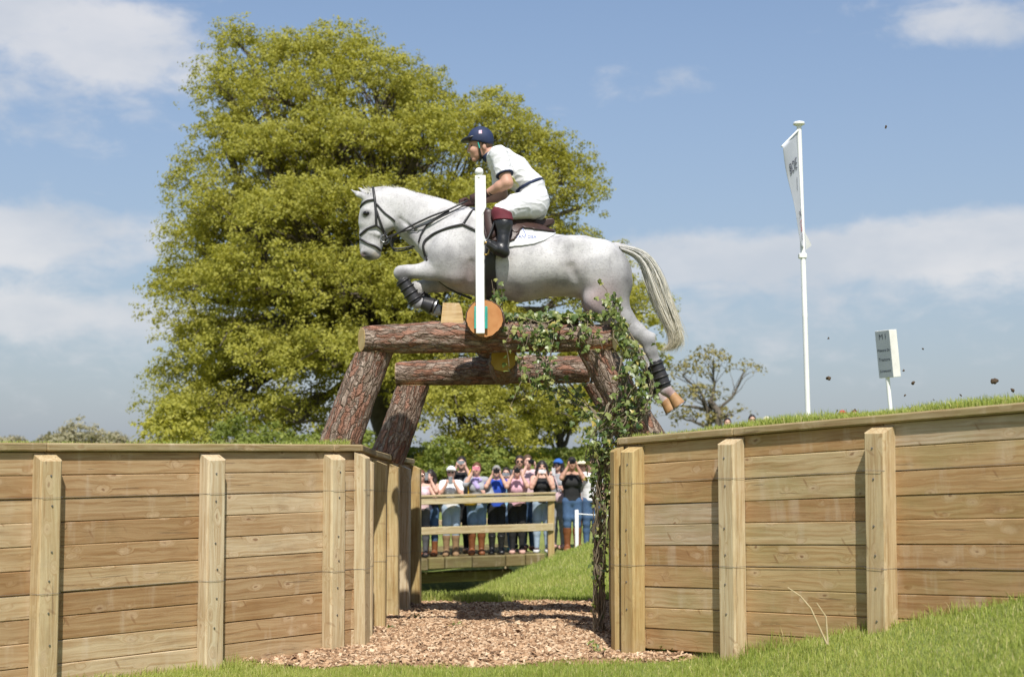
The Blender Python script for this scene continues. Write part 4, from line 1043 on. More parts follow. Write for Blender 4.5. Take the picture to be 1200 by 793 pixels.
def fist(S, w, k, lat_in, s):
    """gloved fist closed on the rein: palm, four curled fingers and thumb; w wrist, k knuckles"""
    w, k = Vector(w), Vector(k); d = (k-w).normalized(); up = Vector((0,0,1)); up = (up-d*up.dot(d)).normalized(); inn = Vector((0, -s, 0))
    S.cone(w, k, .024, .030, (1, .75, 1), .012)
    for i in range(4):
        b0 = k+up*(.026-.0175*i)+d*.004; ln_ = (.034, .038, .036, .029)[i]
        p1 = b0+d*ln_*.75+inn*.006; p2 = p1+inn*.024-d*.006; p3 = p2-d*.024+inn*.004
        S.cone(b0, p1, .0105, .0098, k=.005); S.cone(p1, p2, .0098, .0092, k=.005); S.cone(p2, p3, .0092, .0085, k=.005)
    t0 = w*.45+k*.55+up*.018+inn*.012; t1 = t0+d*.022+up*.016+inn*.010; t2 = t1+d*.026+inn*.004
    S.cone(t0, t1, .0125, .0115, k=.006); S.cone(t1, t2, .0112, .0095, k=.006)
for s, sh, elb, wr, kn in ((-1, (585,187,-.185), (594.5,221,-.255), (569,231.5,-.155), (556.5,234.5,-.105)), (1, (585,187,.185), (588,222,.26), (556,234,.13), (543,237,.075))):
    uarm.chain([(H(*sh), px(9.5), (1,1,1)), (H(*elb), px(6.6), (1,1,1))], .03)
    farm.chain([(H(*elb), px(6.6), (1,1,1)), (H(elb[0]-8, elb[1]+3, elb[2]*.9), px(6.4), (1,1,1)), (H(*wr), px(3.9), (1,1,1))], .02)
    fist(hands, H(*wr), H(*kn), 0, s)
for s in (-1, 1):
    thigh.chain([(H(624, 242, s*.105), px(15.5), (1,.8,1)), (H(605.5, 246.5, s*.21), px(12.4), (1,.85,1)), (H(588, 255, s*.315), px(8.6), (1,.9,1))], .03)
    shin.chain([(H(588, 257.5, s*.318), px(8.2), (1,.85,1)), (H(591, 270, s*.345), px(6.9), (1,.85,1)), (H(590, 289, s*.365), px(3.9), (1,.9,1))], .02)
    foot.chain([(H(591, 303, s*.37), px(4.4), (1,1,1)), (H(582, 299.5, s*.378), px(4.2), (1,1.3,1)), (H(575, 294.5, s*.388), px(2.8), (1,1.7,1))], .015); foot.cone(H(590, 289, s*.365), H(589, 299, s*.37), px(4.0), px(5.0), k=.02)
skull = SDF().ell(H(563, 167), (px(12), .074, px(14.5)), .02)
skull.ell(H(557.5, 178), (px(7), .052, px(8)), .03).cone(H(559, 183), H(566, 181), px(4), px(4), (1,1.3,1), .02)          # jaw
skull.cone(H(550.8, 171.5), H(549.2, 176.3), px(1.5), px(2.1), (1,1.1,1), .01)                                            # nose
skull.ell(H(553.2, 181.3), (px(2.2), .022, px(1.1)), .006).ell(H(553.4, 184), (px(2.3), .022, px(1.3)), .006).ell(H(556, 187), (px(3.4), .025, px(2.6)), .012)
skull.ell(H(552.5, 169), (px(3), .05, px(1.8)), .01)
for s in (-1, 1):
    skull.ell(H(552.8, 172.2, s*.030), (px(1.6), .014, px(1.5)), .008, True); skull.ell(H(567.5, 173.5, s*.073), (px(2.2), .010, px(4)), .006)
    skull.ell(H(554.5, 176.8, s*.040), (px(3.5), .018, px(3)), .02)
nk = SDF().cone(H(575, 184), H(568, 174), px(8), px(7.8), (1, .95, 1), .03)
allb = torso.merged(uarm, farm, hands, thigh, shin, foot, skull, nk)
rp_('body', allb.mesh('body', .0075, .014), M['skin'])
wl = H(630, 214.5); wn = (H(622, 219)-H(601, 203)); wn.normalize(); wn = Vector((H(638.5,211)-H(607,226.5))); wn.y = 0
axis_t = Vector((wn.z, 0, -wn.x)).normalized()                     # along the body, pointing from chest to seat or back
if axis_t.x < 0: axis_t = -axis_t
wc = H(623, 217)
nkc, nkn = H(573, 182), (H(568, 174)-H(575, 184)).normalized()
# shirt body, and sleeves that end above the elbow
rp_('shirt', wrinkle(torso.mesh('shirt', .0075, .02, off=.013, cuts=[(wc, axis_t), (nkc+nkn*.012, nkn)]), .009, 1), M['shirt_white'])
for s, sh, elb in ((-1, (585,187,-.185), (594.5,221,-.255)), (1, (585,187,.185), (588,222,.26))):
    a, b_ = H(*sh), H(*elb); d = (b_-a).normalized(); e_ = a+(b_-a)*.70
    S_ = SDF().cone(a, e_, px(10.2), px(9.2), k=.02); o = rp_('sleeve', wrinkle(S_.mesh('sleeve', .007, .02, off=.010, cuts=[(e_, d)]), .007, 2), M['shirt_white'])
    S_ = SDF().cone(a, e_+d*.02, px(10.2), px(9.2), k=.02); rp_('sleeve_trim', S_.mesh('sleeve_trim', .006, .02, off=.011, cuts=[(e_+d*.006, d), (e_-d*.006, -d)]), M['navy'])
rp_('collar', SDF().cone(H(574, 183), H(570.5, 178.5), px(8.6), px(8.2), (1,1,1)).mesh('collar', .006, .01, off=.006, cuts=[(H(571.5, 180), nkn), (H(576, 185.5), -nkn)]), M['navy'])
rp_('breeches', wrinkle(torso.merged(thigh).mesh('breeches', .0075, .022, off=.012, cuts=[(wc-axis_t*.004, -axis_t)]), .007, 3), M['breeches'])
rp_('belt', torso.mesh('belt', .0075, .02, off=.017, cuts=[(wc+axis_t*.013, axis_t), (wc-axis_t*.013, -axis_t)]), M['navy'])
for s in (-1, 1):
    sel = SDF(); sel.p = [p for p in shin.p if (p[0][1]-YH)*s > 0]; ft_ = SDF(); ft_.p = [p for p in foot.p if (p[0][1]-YH)*s > 0]
    z1 = H(590, 265.5); rp_('half_chap', sel.mesh('half_chap', .0075, .02, off=.024, cuts=[(z1, (0,0,-1)), (H(588, 252.5), (.35,0,1))]), M['maroon'])
    rp_('riding_boot', sel.merged(ft_).mesh('riding_boot', .007, .016, off=.016, cuts=[(z1, (0,0,1))]), M['boot_black'])
    a = H(*((569,231.5,-.155) if s < 0 else (556,234,.13))); 
    hs = SDF(); hs.p = [p for p in hands.p if ((p[0][1]-YH) < 0) == (s < 0)]
    elb_ = H(*((594.5,221,-.255) if s < 0 else (588,222,.26))); hs.cone(a+(elb_-a)*.12, a, px(4.4), px(4.0), k=.01)
    rp_('glove', hs.mesh('glove', .0055, .010, off=.0035), M['glove'])
    if s < 0:
        w0 = a+(elb_-a)*.22; dn = (elb_-a).normalized(); rp_('wristwatch', SDF().cone(w0, w0+dn*.02, px(4.9), px(5.1)).mesh('wristwatch', .005, .005, cuts=[(w0+dn*.016, dn), (w0-dn*.004, -dn)]), M['boot_black'])
helm = SDF().ell(H(563.3, 163.5), (px(15.6), .108, px(15.6)), .02)
hn = (H(577, 172.5)-H(546, 166.5)); hn = Vector((-hn.z, 0, hn.x)).normalized(); hn = -hn if hn.z > 0 else hn
rp_('helmet', helm.mesh('helmet', .0065, .01, cuts=[(H(562, 168.5), hn)]), M['navy'])
rp_('helmet_peak', SDF().ell(H(551.5, 163), (px(12.5), .095, px(3.2)), .01, rot=Matrix.Rotation(R(-16), 3, 'Y')).mesh('helmet_peak', .006, .01), M['boot_black'])
b = MB(); pts = []
for u, v_, l in [(562,168,-.088),(561.5,174,-.080),(563,181,-.066),(563.5,186.5,-.035),(562,188.5,0)]: pts.append(H(u, v_, l)-rloc)
b.tube(pts, [.006,.006,.009,.012,.012], 6); b.build('chin_strap', M['boot_black'], rider, True)
b = MB(); b.tube([H(560.5,169.5,-.087)-rloc, H(562.3,176,-.083)-rloc], .006, 6); b.build('chin_strap', M['teal'], rider, True)
rp_('hair', SDF().ell(H(567.5, 170), (px(10), .080, px(9)), .02).mesh('hair', .007, .01, cuts=[(H(564.5, 170), (-1,0,.1)), (H(568, 177.5), (0,0,-1))]), M['brown_hair'])
for s in (-1, 1): rp_('eye', SDF().ell(H(553.0, 172.3, s*.031), (.008, .012, .007)).mesh('eye', .003, .002), M['eye'])
M['badge'] = simple('badge', (.70,.28,.32), (.5,.5,.6), scale=60, rough=.6)
rp_('badge', SDF().ell(H(563.3, 163.5), (px(15.8), .110, px(15.8)), .02).mesh('badge', .005, .01, polys=[P2([(561,155.5),(565,155),(565.5,160),(561,160.5)])], hi=np.array([9, YH-.03, 9])), M['badge'])
M['bib'] = simple('bib', (.55,.52,.14), (.70,.70,.66), scale=14, rough=.8)
rp_('number_bib', torso.mesh('number_bib', .0075, .02, off=.016, polys=[P2([(594,212),(600,210),(609,221),(603,227),(596,222)])]), M['bib'])

# ================================================================== FOOTBRIDGE
def bridge_pt(f, z=0., back=0.):
    """f 0..1 from the wall end to the bank end of the bridge's near edge"""
    p = Vector((-3.2, 26.55, -.50))*(1-f)+Vector((.62, 27.75, -.44))*f
    d = Vector((3.82, 1.2, 0)).normalized(); n = Vector((-d.y, d.x, 0)); return p+n*back+Vector((0,0,z))
fb = thing('footbridge', 'wooden footbridge with a two bar rail over the shaded ditch', 'bridge', bridge_pt(.5, -.3)); fo = Vector(fb.location)
bd = (bridge_pt(1)-bridge_pt(0)).normalized(); bn = Vector((-bd.y, bd.x, 0)).normalized(); bu = bd.cross(bn)
def beam(name, p0, p1, hgt, dep, mat, cham=.008):
    a = (p1-p0).normalized(); n = Vector((-a.y, a.x, 0)).normalized(); u = a.cross(n)
    o = plank_obj((p1-p0).length, hgt, dep, mat, fb, name, cham); frame(o, (p0+p1)/2-fo, a, n, u); return o
cutsf = [0, .13, .30, .42, .50, .635, .80, .90, 1.0]
for i in range(len(cutsf)-1):                                   # heavy edge sleepers of the deck
    dz = random.uniform(-.012, .012)
    beam('edge_sleeper', bridge_pt(cutsf[i]+.0015, -.115+dz), bridge_pt(cutsf[i+1]-.0015, -.115+dz), .22, .20, M['mossy'], .02)
nb = 26
for i in range(nb):                                             # deck boards
    f0, f1 = i/nb+.001, (i+1)/nb-.001
    a, b_ = bridge_pt((f0+f1)/2, -.035, .11), bridge_pt((f0+f1)/2, -.035, 3.0); n = (b_-a).normalized()
    o = plank_obj(2.9, .05, (bridge_pt(f1)-bridge_pt(f0)).length, M['mossy'], fb, 'deck_board'); frame(o, (a+b_)/2-fo, n, -bd, Vector((0,0,1)))
beam('bearer', bridge_pt(0, -.40, .35), bridge_pt(.86, -.40, .35), .20, .2, M['mossy'], .02); beam('bearer', bridge_pt(0, -.22, 2.6), bridge_pt(1.0, -.22, 2.6), .25, .2, M['mossy'], .02)
beam('top_rail', bridge_pt(0, 1.06, .02), bridge_pt(1.06, 1.06, .02), .13, .05, M['rail']); beam('rail_cap', bridge_pt(0, 1.152, .05), bridge_pt(1.06, 1.152, .05), .04, .16, M['rail'])
beam('middle_rail', bridge_pt(0, .50, .02), bridge_pt(1.05, .50, .02), .145, .05, M['rail'])
for f, top in ((.04, 1.13), (1.045, 1.14)):
    p = bridge_pt(f, 0, .10); b = MB(); b.box((0, 0, (top-.75)/2+.0), (.13, .11, top+.75), cham=.01); o = b.build('post', M['post_yellow'], fb); o.location = p-fo
beam('back_rail', bridge_pt(.0, .50, 2.75), bridge_pt(1.05, .50, 2.75), .12, .05, M['rail']); beam('back_rail', bridge_pt(.0, 1.03, 2.75), bridge_pt(1.05, 1.03, 2.75), .12, .05, M['rail'])
for f in (.02, .52, 1.03):
    p = bridge_pt(f, 0, 2.85); b = MB(); b.box((0, 0, .2), (.11, .11, 1.8), cham=.01); o = b.build('post', M['rail'], fb); o.location = p-fo
# white rope post on the bank
c = at(676, 642, 25.0); c.z = float(T(c.x, c.y))-.05
wp = thing('rope_post', 'short white post with a white rope on the grass bank', 'post', c); hh = at(676, 597, 25).z-c.z
b = MB(); b.tube([(0,0,0), (0,0,hh-.01), (0,0,hh)], [.034,.034,.026], 12); b.build('post', M['white_paint'], wp, True)
b = MB(); b.tube([(0,0,hh-.07)]+[(.3*i, .12*i, hh-.07-.05*math.sin(i/6*3.14)) for i in range(1, 7)]+[(2.4, 1.0, hh-.05)], .011, 6); b.build('rope', M['white_paint'], wp, True)

# ================================================================== SPECTATORS
def cloth(name, c, c2=None, rough=.85): M[name] = simple(name, c, c2, scale=8, rough=rough, bump=.5, bscale=25); return M[name]
cloth('c_white', (.72,.72,.72)); cloth('c_black', (.012,.012,.013), (.02,.02,.02)); cloth('c_grey', (.33,.34,.36)); cloth('c_blue', (.02,.07,.42)); cloth('c_pink', (.62,.36,.42)); cloth('c_palepink', (.66,.48,.50))
cloth('c_navy', (.025,.03,.06)); cloth('c_ltblue', (.30,.50,.66)); cloth('jean_light', (.28,.38,.50), (.38,.47,.57)); cloth('jean_mid', (.13,.21,.33), (.20,.29,.42)); cloth('jean_dark', (.045,.09,.18), (.07,.13,.24))
cloth('lilac', (.33,.27,.50), (.42,.35,.58)); cloth('tan_suede', (.30,.19,.10), (.24,.15,.08)); cloth('brown_boot', (.23,.085,.03), (.16,.055,.02), .5); cloth('cream', (.68,.62,.45)); cloth('red', (.45,.06,.05)); cloth('c_teal', (.10,.45,.42)); cloth('peach', (.66,.40,.33)); cloth('yellow', (.62,.40,.03)); cloth('cap_blue', (.03,.12,.40)); cloth('grey_dark', (.10,.10,.11))
M['dark_hair'] = simple('dark_hair', (.016,.011,.009), (.03,.02,.016), scale=50, rough=.5); M['mid_hair'] = simple('mid_hair', (.075,.042,.022), (.11,.065,.035), scale=50, rough=.55); M['grey_hair'] = simple('grey_hair', (.28,.27,.25), scale=50, rough=.6); M['red_hair'] = simple('red_hair', (.14,.05,.025), scale=50, rough=.6)
M['skin_pale'] = simple('skin_pale', (.60,.37,.285), (.54,.31,.23), scale=10, rough=.55); M['skin_tan'] = simple('skin_tan', (.46,.26,.175), (.40,.21,.14), scale=10, rough=.55)
M['phone'] = simple('phone', (.02,.02,.022), rough=.2); M['phone_grey'] = simple('phone_grey', (.25,.27,.29), rough=.3); M['phone_white'] = simple('phone_white', (.75,.75,.76), rough=.3); M['phone_pink'] = simple('phone_pink', (.70,.24,.30), rough=.5); M['lens'] = simple('lens', (.01,.01,.012), rough=.1)
def ik(S, Hd, l1, l2, hint):
    S, Hd = Vector(S), Vector(Hd); d = Hd-S; L = min(d.length, (l1+l2)*.995); dn = d.normalized(); Hd = S+dn*L
    a = (l1*l1-l2*l2+L*L)/(2*L); h_ = math.sqrt(max(l1*l1-a*a, 0)); hv = Vector(hint); hv = (hv-dn*hv.dot(dn)).normalized()
    return S+dn*a+hv*h_, Hd
def gripping_hand(S, wr, s, target):
    """open hand closing round the edge of a held thing: palm, four bent fingers of unequal length, thumb"""
    wr = Vector(wr); d = Vector((-s*.25, -.15, 1)).normalized(); inn = Vector((-s, -.35, .1)).normalized(); fr = Vector((0, -1, 0))
    kn = wr+d*.075; S.cone(wr, kn, .024, .030, (.7, 1, 1), .015)
    for i in range(4):
        ln_ = (.036, .040, .037, .029)[i]; b0 = kn+d*(.012-.016*i)+inn*.006
        p1 = b0+(inn*.8+d*.25)*ln_+Vector((0, .012, 0)); p2 = p1+(inn*.7-d*.1)*ln_*.85+Vector((0, -.012, 0)); S.cone(b0, p1, .0100, .0092, k=.006); S.cone(p1, p2, .0092, .0082, k=.006)
    t0 = wr+d*.03+fr*.012; t1 = t0+inn*.022+fr*.018+d*.018; t2 = t1+inn*.024+d*.010; S.cone(t0, t1, .012, .011, k=.008); S.cone(t1, t2, .011, .009, k=.006)
    return kn+inn*.03
def person(label, px_, Y, z, height, top, bottom, shoes, hair, skin='skin_pale', sleeve='short', hat=None, glasses=False, hold='phone', hold_z=1.56, face=0., held_mat='phone', bag=None, scarf=None, stance=.09, lean=0., female=True, held_label=None, legs=True, wide=1., group='spectators along the footbridge'):
    X = (px_-600)/FPX*Y
    root = thing('person', label, 'person', (X, Y, z), face, group); sc = height/1.70; root.scale = (sc,)*3
    h = .012
    tor = SDF().chain([((0,.0,.92), .118*wide, (1.32,.95,1)), ((0,0,1.08), .105*wide, (1.24,.88,1)), ((0,.008,1.26), .122*wide, (1.30,.86,1)), ((0,.012,1.36), .100, (1.42,.80,1))], .03)
    tor.cone((-.135,.012,1.405), (.135,.012,1.405), .052, .052, k=.04)
    if female:
        for s in (-1, 1): tor.ell((s*.068, -.085, 1.255), (.062, .055, .060), .04)
    leg_ = SDF(); foot_ = SDF(); ua = SDF(); fa = SDF(); hd = SDF()
    for s in (-1, 1):
        kx = stance*s
        leg_.chain([((.083*s,.0,.90), .092*wide, (1,1,1)), ((kx*.95,-.012,.62), .076*wide, (1,1,1)), ((kx,-.015,.49), .056, (1,1,1)), ((kx,.015,.36), .056, (1,1,1)), ((kx,.012,.10), .036, (1,1,1))], .03)
        foot_.chain([((kx,.035,.05), .042, (1,1,1)), ((kx*1.05,-.06,.045), .043, (1.05,1,.95)), ((kx*1.15,-.15,.035), .034, (1.15,1,.9))], .02)
    skl = SDF().ell((0,-.008,1.615), (.073,.092,.103), .02).ell((0,-.045,1.560), (.052,.052,.055), .035).cone((0,-.094,1.625), (0,-.112,1.592), .010, .016, k=.012)
    skl.ell((0,-.094,1.562), (.024,.010,.007), .006).ell((0,-.092,1.552), (.021,.010,.007), .006).ell((0,-.084,1.528), (.026,.018,.018), .012).ell((0,-.085,1.645), (.05,.018,.012), .012)
    for s in (-1, 1): skl.ell((s*.030,-.094,1.620), (.016,.014,.011), .008, True).ell((s*.074,.005,1.605), (.010,.020,.030), .006).ell((s*.045,-.06,1.59), (.02,.02,.02), .02)
    nk_ = SDF().cone((0,.015,1.40), (0,-.005,1.535), .054, .048, k=.03)
    hp_ = []
    for s in (-1, 1):
        sh = Vector((s*.175, .015, 1.395))
        if hold == 'phone': tg = Vector((s*.085, -.235, hold_z-.06)); hint = (s*.55, .1, -1)
        elif hold == 'rail': tg = Vector((s*.18, -.30, 1.13)); hint = (s*.7, .3, -.5)
        elif hold == 'one': tg = Vector((s*.085, -.235, hold_z-.06)) if s < 0 else Vector((.16, -.22, 1.12)); hint = (s*.6, .2, -1)
        else: tg = Vector((s*.23, -.02, .86)); hint = (s*.3, .6, 0)
        el_, wr = ik(sh, tg, .285, .245, hint)
        ua.cone(sh, el_, .052*wide, .041, k=.03); fa.chain([(el_, .041, (1,1,1)), (el_+(wr-el_)*.3, .040, (1,1,1)), (wr, .026, (1,1,1))], .02)
        hp_.append(gripping_hand(hd, wr, s, tg))
    full = tor.merged(ua, fa, hd, skl, nk_); full = full.merged(leg_, foot_) if legs else full
    obj('body', full.mesh('body', .0115, .014), M[skin], root)
    up = tor if sleeve == 'none' else tor.merged(ua) if sleeve == 'short' else tor.merged(ua, fa)
    wr_cut = []
    if sleeve == 'short':                                   # sleeve ends half way down the upper arm
        half = SDF()
        for A, B, ra, rb, q, k_, sb, rt_ in ua.p: half.cone(A, A+(B-A)*.55, ra, ra+(rb-ra)*.55, k=.03)
        up = tor.merged(half)
    obj('top', up.mesh('top', h, .022, off=.015, cuts=[((0,0,.925), (0,0,-1)), ((0,-.03,1.455 if sleeve != 'none' else 1.415), (0,-.35,1))]), M[top], root)
    if legs:
        lo_ = shoes[1]
        obj('trousers', leg_.merged(SDF().cone((0,0,.93), (0,0,.98), .118*wide, .112*wide, (1.32,.95,1), k=.03)).mesh('trousers', h, .024, off=.012, cuts=[((0,0,1.0), (0,0,1)), ((0,0,max(lo_-.06, .07)), (0,0,-1))]), M[bottom], root)
        for s in (-1, 1):
            sf = SDF(); sf.p = [p for p in foot_.p if p[0][0]*s > 0]
            if lo_ > .12: sf.p += [p for p in leg_.p[2:] if p[0][0]*s > 0]
            obj('boot' if lo_ > .12 else 'shoe', sf.mesh('boot', .011, .02, off=.018, cuts=[((0,0,lo_), (0,0,1)), ((0,0,.0), (0,0,-1))]), M[shoes[0]], root)
    hr, style = hair
    hs = SDF().ell((0,.005,1.625), (.078,.096,.104), .02)
    cuts = [((0,-.060,1.66), (0,-1,-.62))] if style != 'bald' else []
    if style == 'long':
        for s in (-1, 1): hs.chain([((s*.062,.02,1.62), .038, (1,1,1)), ((s*.082,.015,1.50), .040, (1,1,1)), ((s*.095,-.02,1.36), .032, (1,1,1)), ((s*.10,-.04,1.27), .016, (1,1,1))], .03)
        hs.cone((0,.07,1.60), (0,.075,1.40), .06, .05, (1.4,.8,1), k=.03); cuts = []
        hs.cone((0,-.13,1.62), (0,-.13,1.50), .062, .060, (.92,1,1), k=.01, sub=True).cone((0,-.15,1.5), (0,-.15,1.30), .07, .06, k=.01, sub=True)
    obj('hair', hs.mesh('hair', .0105, .02, off=.012, cuts=cuts), M[hr], root)
    if hat:
        kind, hm = hat
        cp = SDF().ell((0,.002,1.635), (.088,.106,.098), .02)
        if kind == 'cap':
            obj('cap', cp.mesh('cap', .0105, .01, off=.012, cuts=[((0,0,1.652), (0,.12,-1))]), M[hm], root)
            obj('cap_peak', SDF().ell((0,-.125,1.665), (.075,.075,.012), .01, rot=Matrix.Rotation(R(-12), 3, 'X')).mesh('cap_peak', .009, .008), M[hm], root)
        else:
            obj('hat', cp.ell((0,0,1.672), (.17,.18,.014), .03).mesh('hat', .0105, .02, off=.008, cuts=[((0,0,1.662), (0,0,-1))]), M[hm], root)
    if glasses:
        for s in (-1, 1): obj('lens', SDF().ell((s*.033,-.100,1.618), (.028,.009,.020)).mesh('lens', .007, .004), M['lens'], root)
    else:
        for s in (-1, 1): obj('eye', SDF().ell((s*.030,-.086,1.620), (.012,.008,.008)).mesh('eye', .005, .003), M['eye'], root)
    if scarf: obj('scarf', SDF().cone((0,.0,1.42), (0,-.04,1.40), .085, .09, (1.25,1,.6)).cone((-.07,-.10,1.38), (.02,-.14,1.27), .045, .05, (1,.7,1)).mesh('scarf', h, .03), M[scarf], root)
    root_m = Matrix.Translation((X, Y, z)) @ Matrix.Rotation(face, 4, 'Z') @ Matrix.Scale(sc, 4)
    if hold in ('phone', 'one') and held_label:
        c = root_m @ (sum(hp_, Vector())/2+Vector((0, -.012, .012)) if hold == 'phone' else hp_[0]+Vector((.03, -.012, .012)))
        kind = held_label[0]
        if kind == 'camera':
            t_ = thing('camera', held_label[1], 'camera', c, face); b = MB(); b.box((0,0,0), (.125,.05,.085), cham=.008); b.build('body', M['phone'], t_)
            b = MB(); b.tube([(0,-.02,0),(0,-.09,0),(0,-.095,0)], [.034,.036,.032], 16); b.build('lens', M['lens'], t_, True); b = MB(); b.box((0,0,.05), (.05,.045,.022), cham=.005); b.build('viewfinder', M['phone'], t_)
        else:
            t_ = thing('mobile_phone', held_label[1], 'phone', c, face); size = (.145,.011,.075) if kind == 'wide' else (.075,.011,.145)
            b = MB(); b.box((0,0,0), size, cham=.003); b.build('case', M[held_mat], t_); b = MB(); b.box((size[0]*.32,-.008,size[2]*.32), (.014,.004,.014)); b.build('camera_lens', M['lens'], t_)
    if bag:
        bm, bx, bz, bl = bag; c = root_m @ Vector((bx, -.17, bz)); t_ = thing('shoulder_bag', bl, 'bag', c, face); 
        obj('pouch', SDF().cone((-.05,0,.0), (.05,0,.0), .10, .10, (1,.45,.95)).cone((-.04,0,.06), (.04,0,.06), .07, .07, (1,.4,1)).mesh('pouch', .012, .03), M[bm], t_)
        b = MB(); b.tube([(-.02,.0,.10), (-.06-bx*.2,-.01,.26), (-.10-bx*.6,.03,.48), (-bx-.12,.14,.60+(1.1-bz)*.0)], .012, 6); b.build('strap', M[bm], t_, True)
    return root
def bz_(px_, Y):                                       # standing height: bridge deck or bank
    X = (px_-600)/FPX*Y
    f = (X+3.2)/3.82
    return -.50+.06*f-.012 if X < .62 else max(float(T(X, Y)), -.5)
def sp(label, px_, back, hgt, **kw):
    X0 = (px_-600)/FPX*27.4; f = (X0+3.2)/3.82; Y = 26.55+1.2*min(f, 1.15)+.30+back
    return person(label, px_, Y, bz_(px_, Y)+.002, hgt, **kw)
sp('person in pale pink top and sunglasses half hidden by the wall post', 494, .15, 1.62, top='c_palepink', bottom='grey_dark', shoes=('c_black', .06), hair=('red_hair', 'short'), glasses=True, hold='rail', sleeve='none')
sp('dark haired person in navy vest leaning on the rail holding a phone', 505, .30, 1.62, top='c_navy', bottom='jean_dark', shoes=('brown_boot', .3), hair=('dark_hair', 'long'), hold='phone', hold_z=1.58, sleeve='none', face=-.25, held_mat='phone_grey', held_label=('tall', 'grey phone held by the dark haired person leaning on the rail'))
sp('person in white cap and white t-shirt with tan suede boots', 529, .12, 1.68, top='c_white', bottom='jean_light', shoes=('tan_suede', .40), hair=('mid_hair', 'short'), hat=('cap', 'c_white'), glasses=True, hold='phone', hold_z=1.44, held_mat='phone_grey', held_label=('tall', 'grey phone held at the chest by the white capped person'))
sp('dark haired person in black jumper behind the white capped one', 541, .85, 1.86, top='c_black', bottom='c_black', shoes=('tan_suede', .07), hair=('dark_hair', 'short'), hold='phone', hold_z=1.60, sleeve='long', female=False, held_mat='phone_grey', held_label=('wide', 'grey phone held level by the person in black jumper'))
sp('person in grey top and lilac scarf with tall brown boots', 559, .18, 1.74, top='c_grey', bottom='jean_mid', shoes=('brown_boot', .42), hair=('red_hair', 'short'), hold='one', hold_z=1.60, scarf='lilac', sleeve='long', wide=1.08, held_mat='phone_pink', held_label=('wide', 'pink cased phone in front of the lilac scarf wearer'), bag=('yellow', -.13, 1.02, 'small yellow shoulder bag hanging beside the lilac scarf wearer'))
sp('grey haired person in bright blue shirt and black trousers', 582, .15, 1.68, top='c_blue', bottom='c_black', shoes=('boot_black', .36), hair=('grey_hair', 'short'), hold='phone', hold_z=1.60, sleeve='short', female=False, held_label=('camera', 'black camera raised by the person in blue shirt'))
sp('person in light blue top with teal shoes, mostly hidden behind the pink top', 593, .85, 1.63, top='c_ltblue', bottom='jean_mid', shoes=('c_teal', .07), hair=('dark_hair', 'short'), hold='phone', sleeve='short', held_mat='phone_grey', held_label=('wide', 'grey phone held by the person in light blue top'))
sp('person in pink t-shirt and black leggings raising a camera', 606, .12, 1.68, top='c_pink', bottom='c_black', shoes=('peach', .07), hair=('mid_hair', 'short'), hold='phone', hold_z=1.60, sleeve='short', wide=1.1, held_label=('camera', 'black camera raised by the person in pink t-shirt'))
sp('dark haired person in sunglasses and grey top far behind the others', 609, 1.6, 1.86, top='grey_dark', bottom='c_black', shoes=('c_black', .07), hair=('dark_hair', 'short'), glasses=True, hold=None, sleeve='long', skin='skin_tan', female=False)
sp('tall person in pale shirt and dark jeans with brown shoes', 618, .75, 1.87, top='c_palepink', bottom='jean_dark', shoes=('brown_boot', .08), hair=('mid_hair', 'short'), hold='phone', hold_z=1.58, face=.25, sleeve='long', female=False, held_label=('camera', 'black camera held up by the tall person in pale shirt'))
sp('long dark haired person in black vest and light blue skinny jeans', 635, .12, 1.76, top='c_black', bottom='jean_light', shoes=('c_white', .06), hair=('dark_hair', 'long'), hold='phone', hold_z=1.50, sleeve='none', stance=.10, held_mat='phone_white', held_label=('wide', 'white phone held by the long dark haired person in black vest'))
sp('person in blue cap with long dark hair and grey leggings', 654, .55, 1.75, top='c_grey', bottom='c_grey', shoes=('peach', .07), hair=('dark_hair', 'long'), hat=('cap', 'cap_blue'), hold='one', hold_z=1.46, sleeve='short', face=-.35, held_mat='phone_white', held_label=('tall', 'white phone held by the blue capped person'), bag=('c_palepink', .12, .98, 'pale pink handbag hanging beside the blue capped person'))
sp('person in black patterned vest and blue jeans with tall brown boots', 670, -.15, 1.80, top='c_black', bottom='jean_dark', shoes=('brown_boot', .44), hair=('dark_hair', 'short'), hold='phone', hold_z=1.62, sleeve='none', skin='skin_tan', held_label=('camera', 'black camera raised by the person in patterned vest'))
sp('person in cream sun hat and grey cardigan behind the rope post', 682, .45, 1.73, top='c_grey', bottom='brown_boot', shoes=('brown_boot', .35), hair=('mid_hair', 'short'), hat=('hat', 'cream'), hold='one', hold_z=1.40, face=.3, sleeve='short', held_mat='phone_white', held_label=('tall', 'white phone held by the person in cream sun hat'))
sp('dark haired person in white t-shirt and sunglasses beside the ivy', 692, .35, 1.78, top='c_white', bottom='jean_dark', shoes=('c_black', .07), hair=('dark_hair', 'short'), glasses=True, hold=None, sleeve='short', female=False)
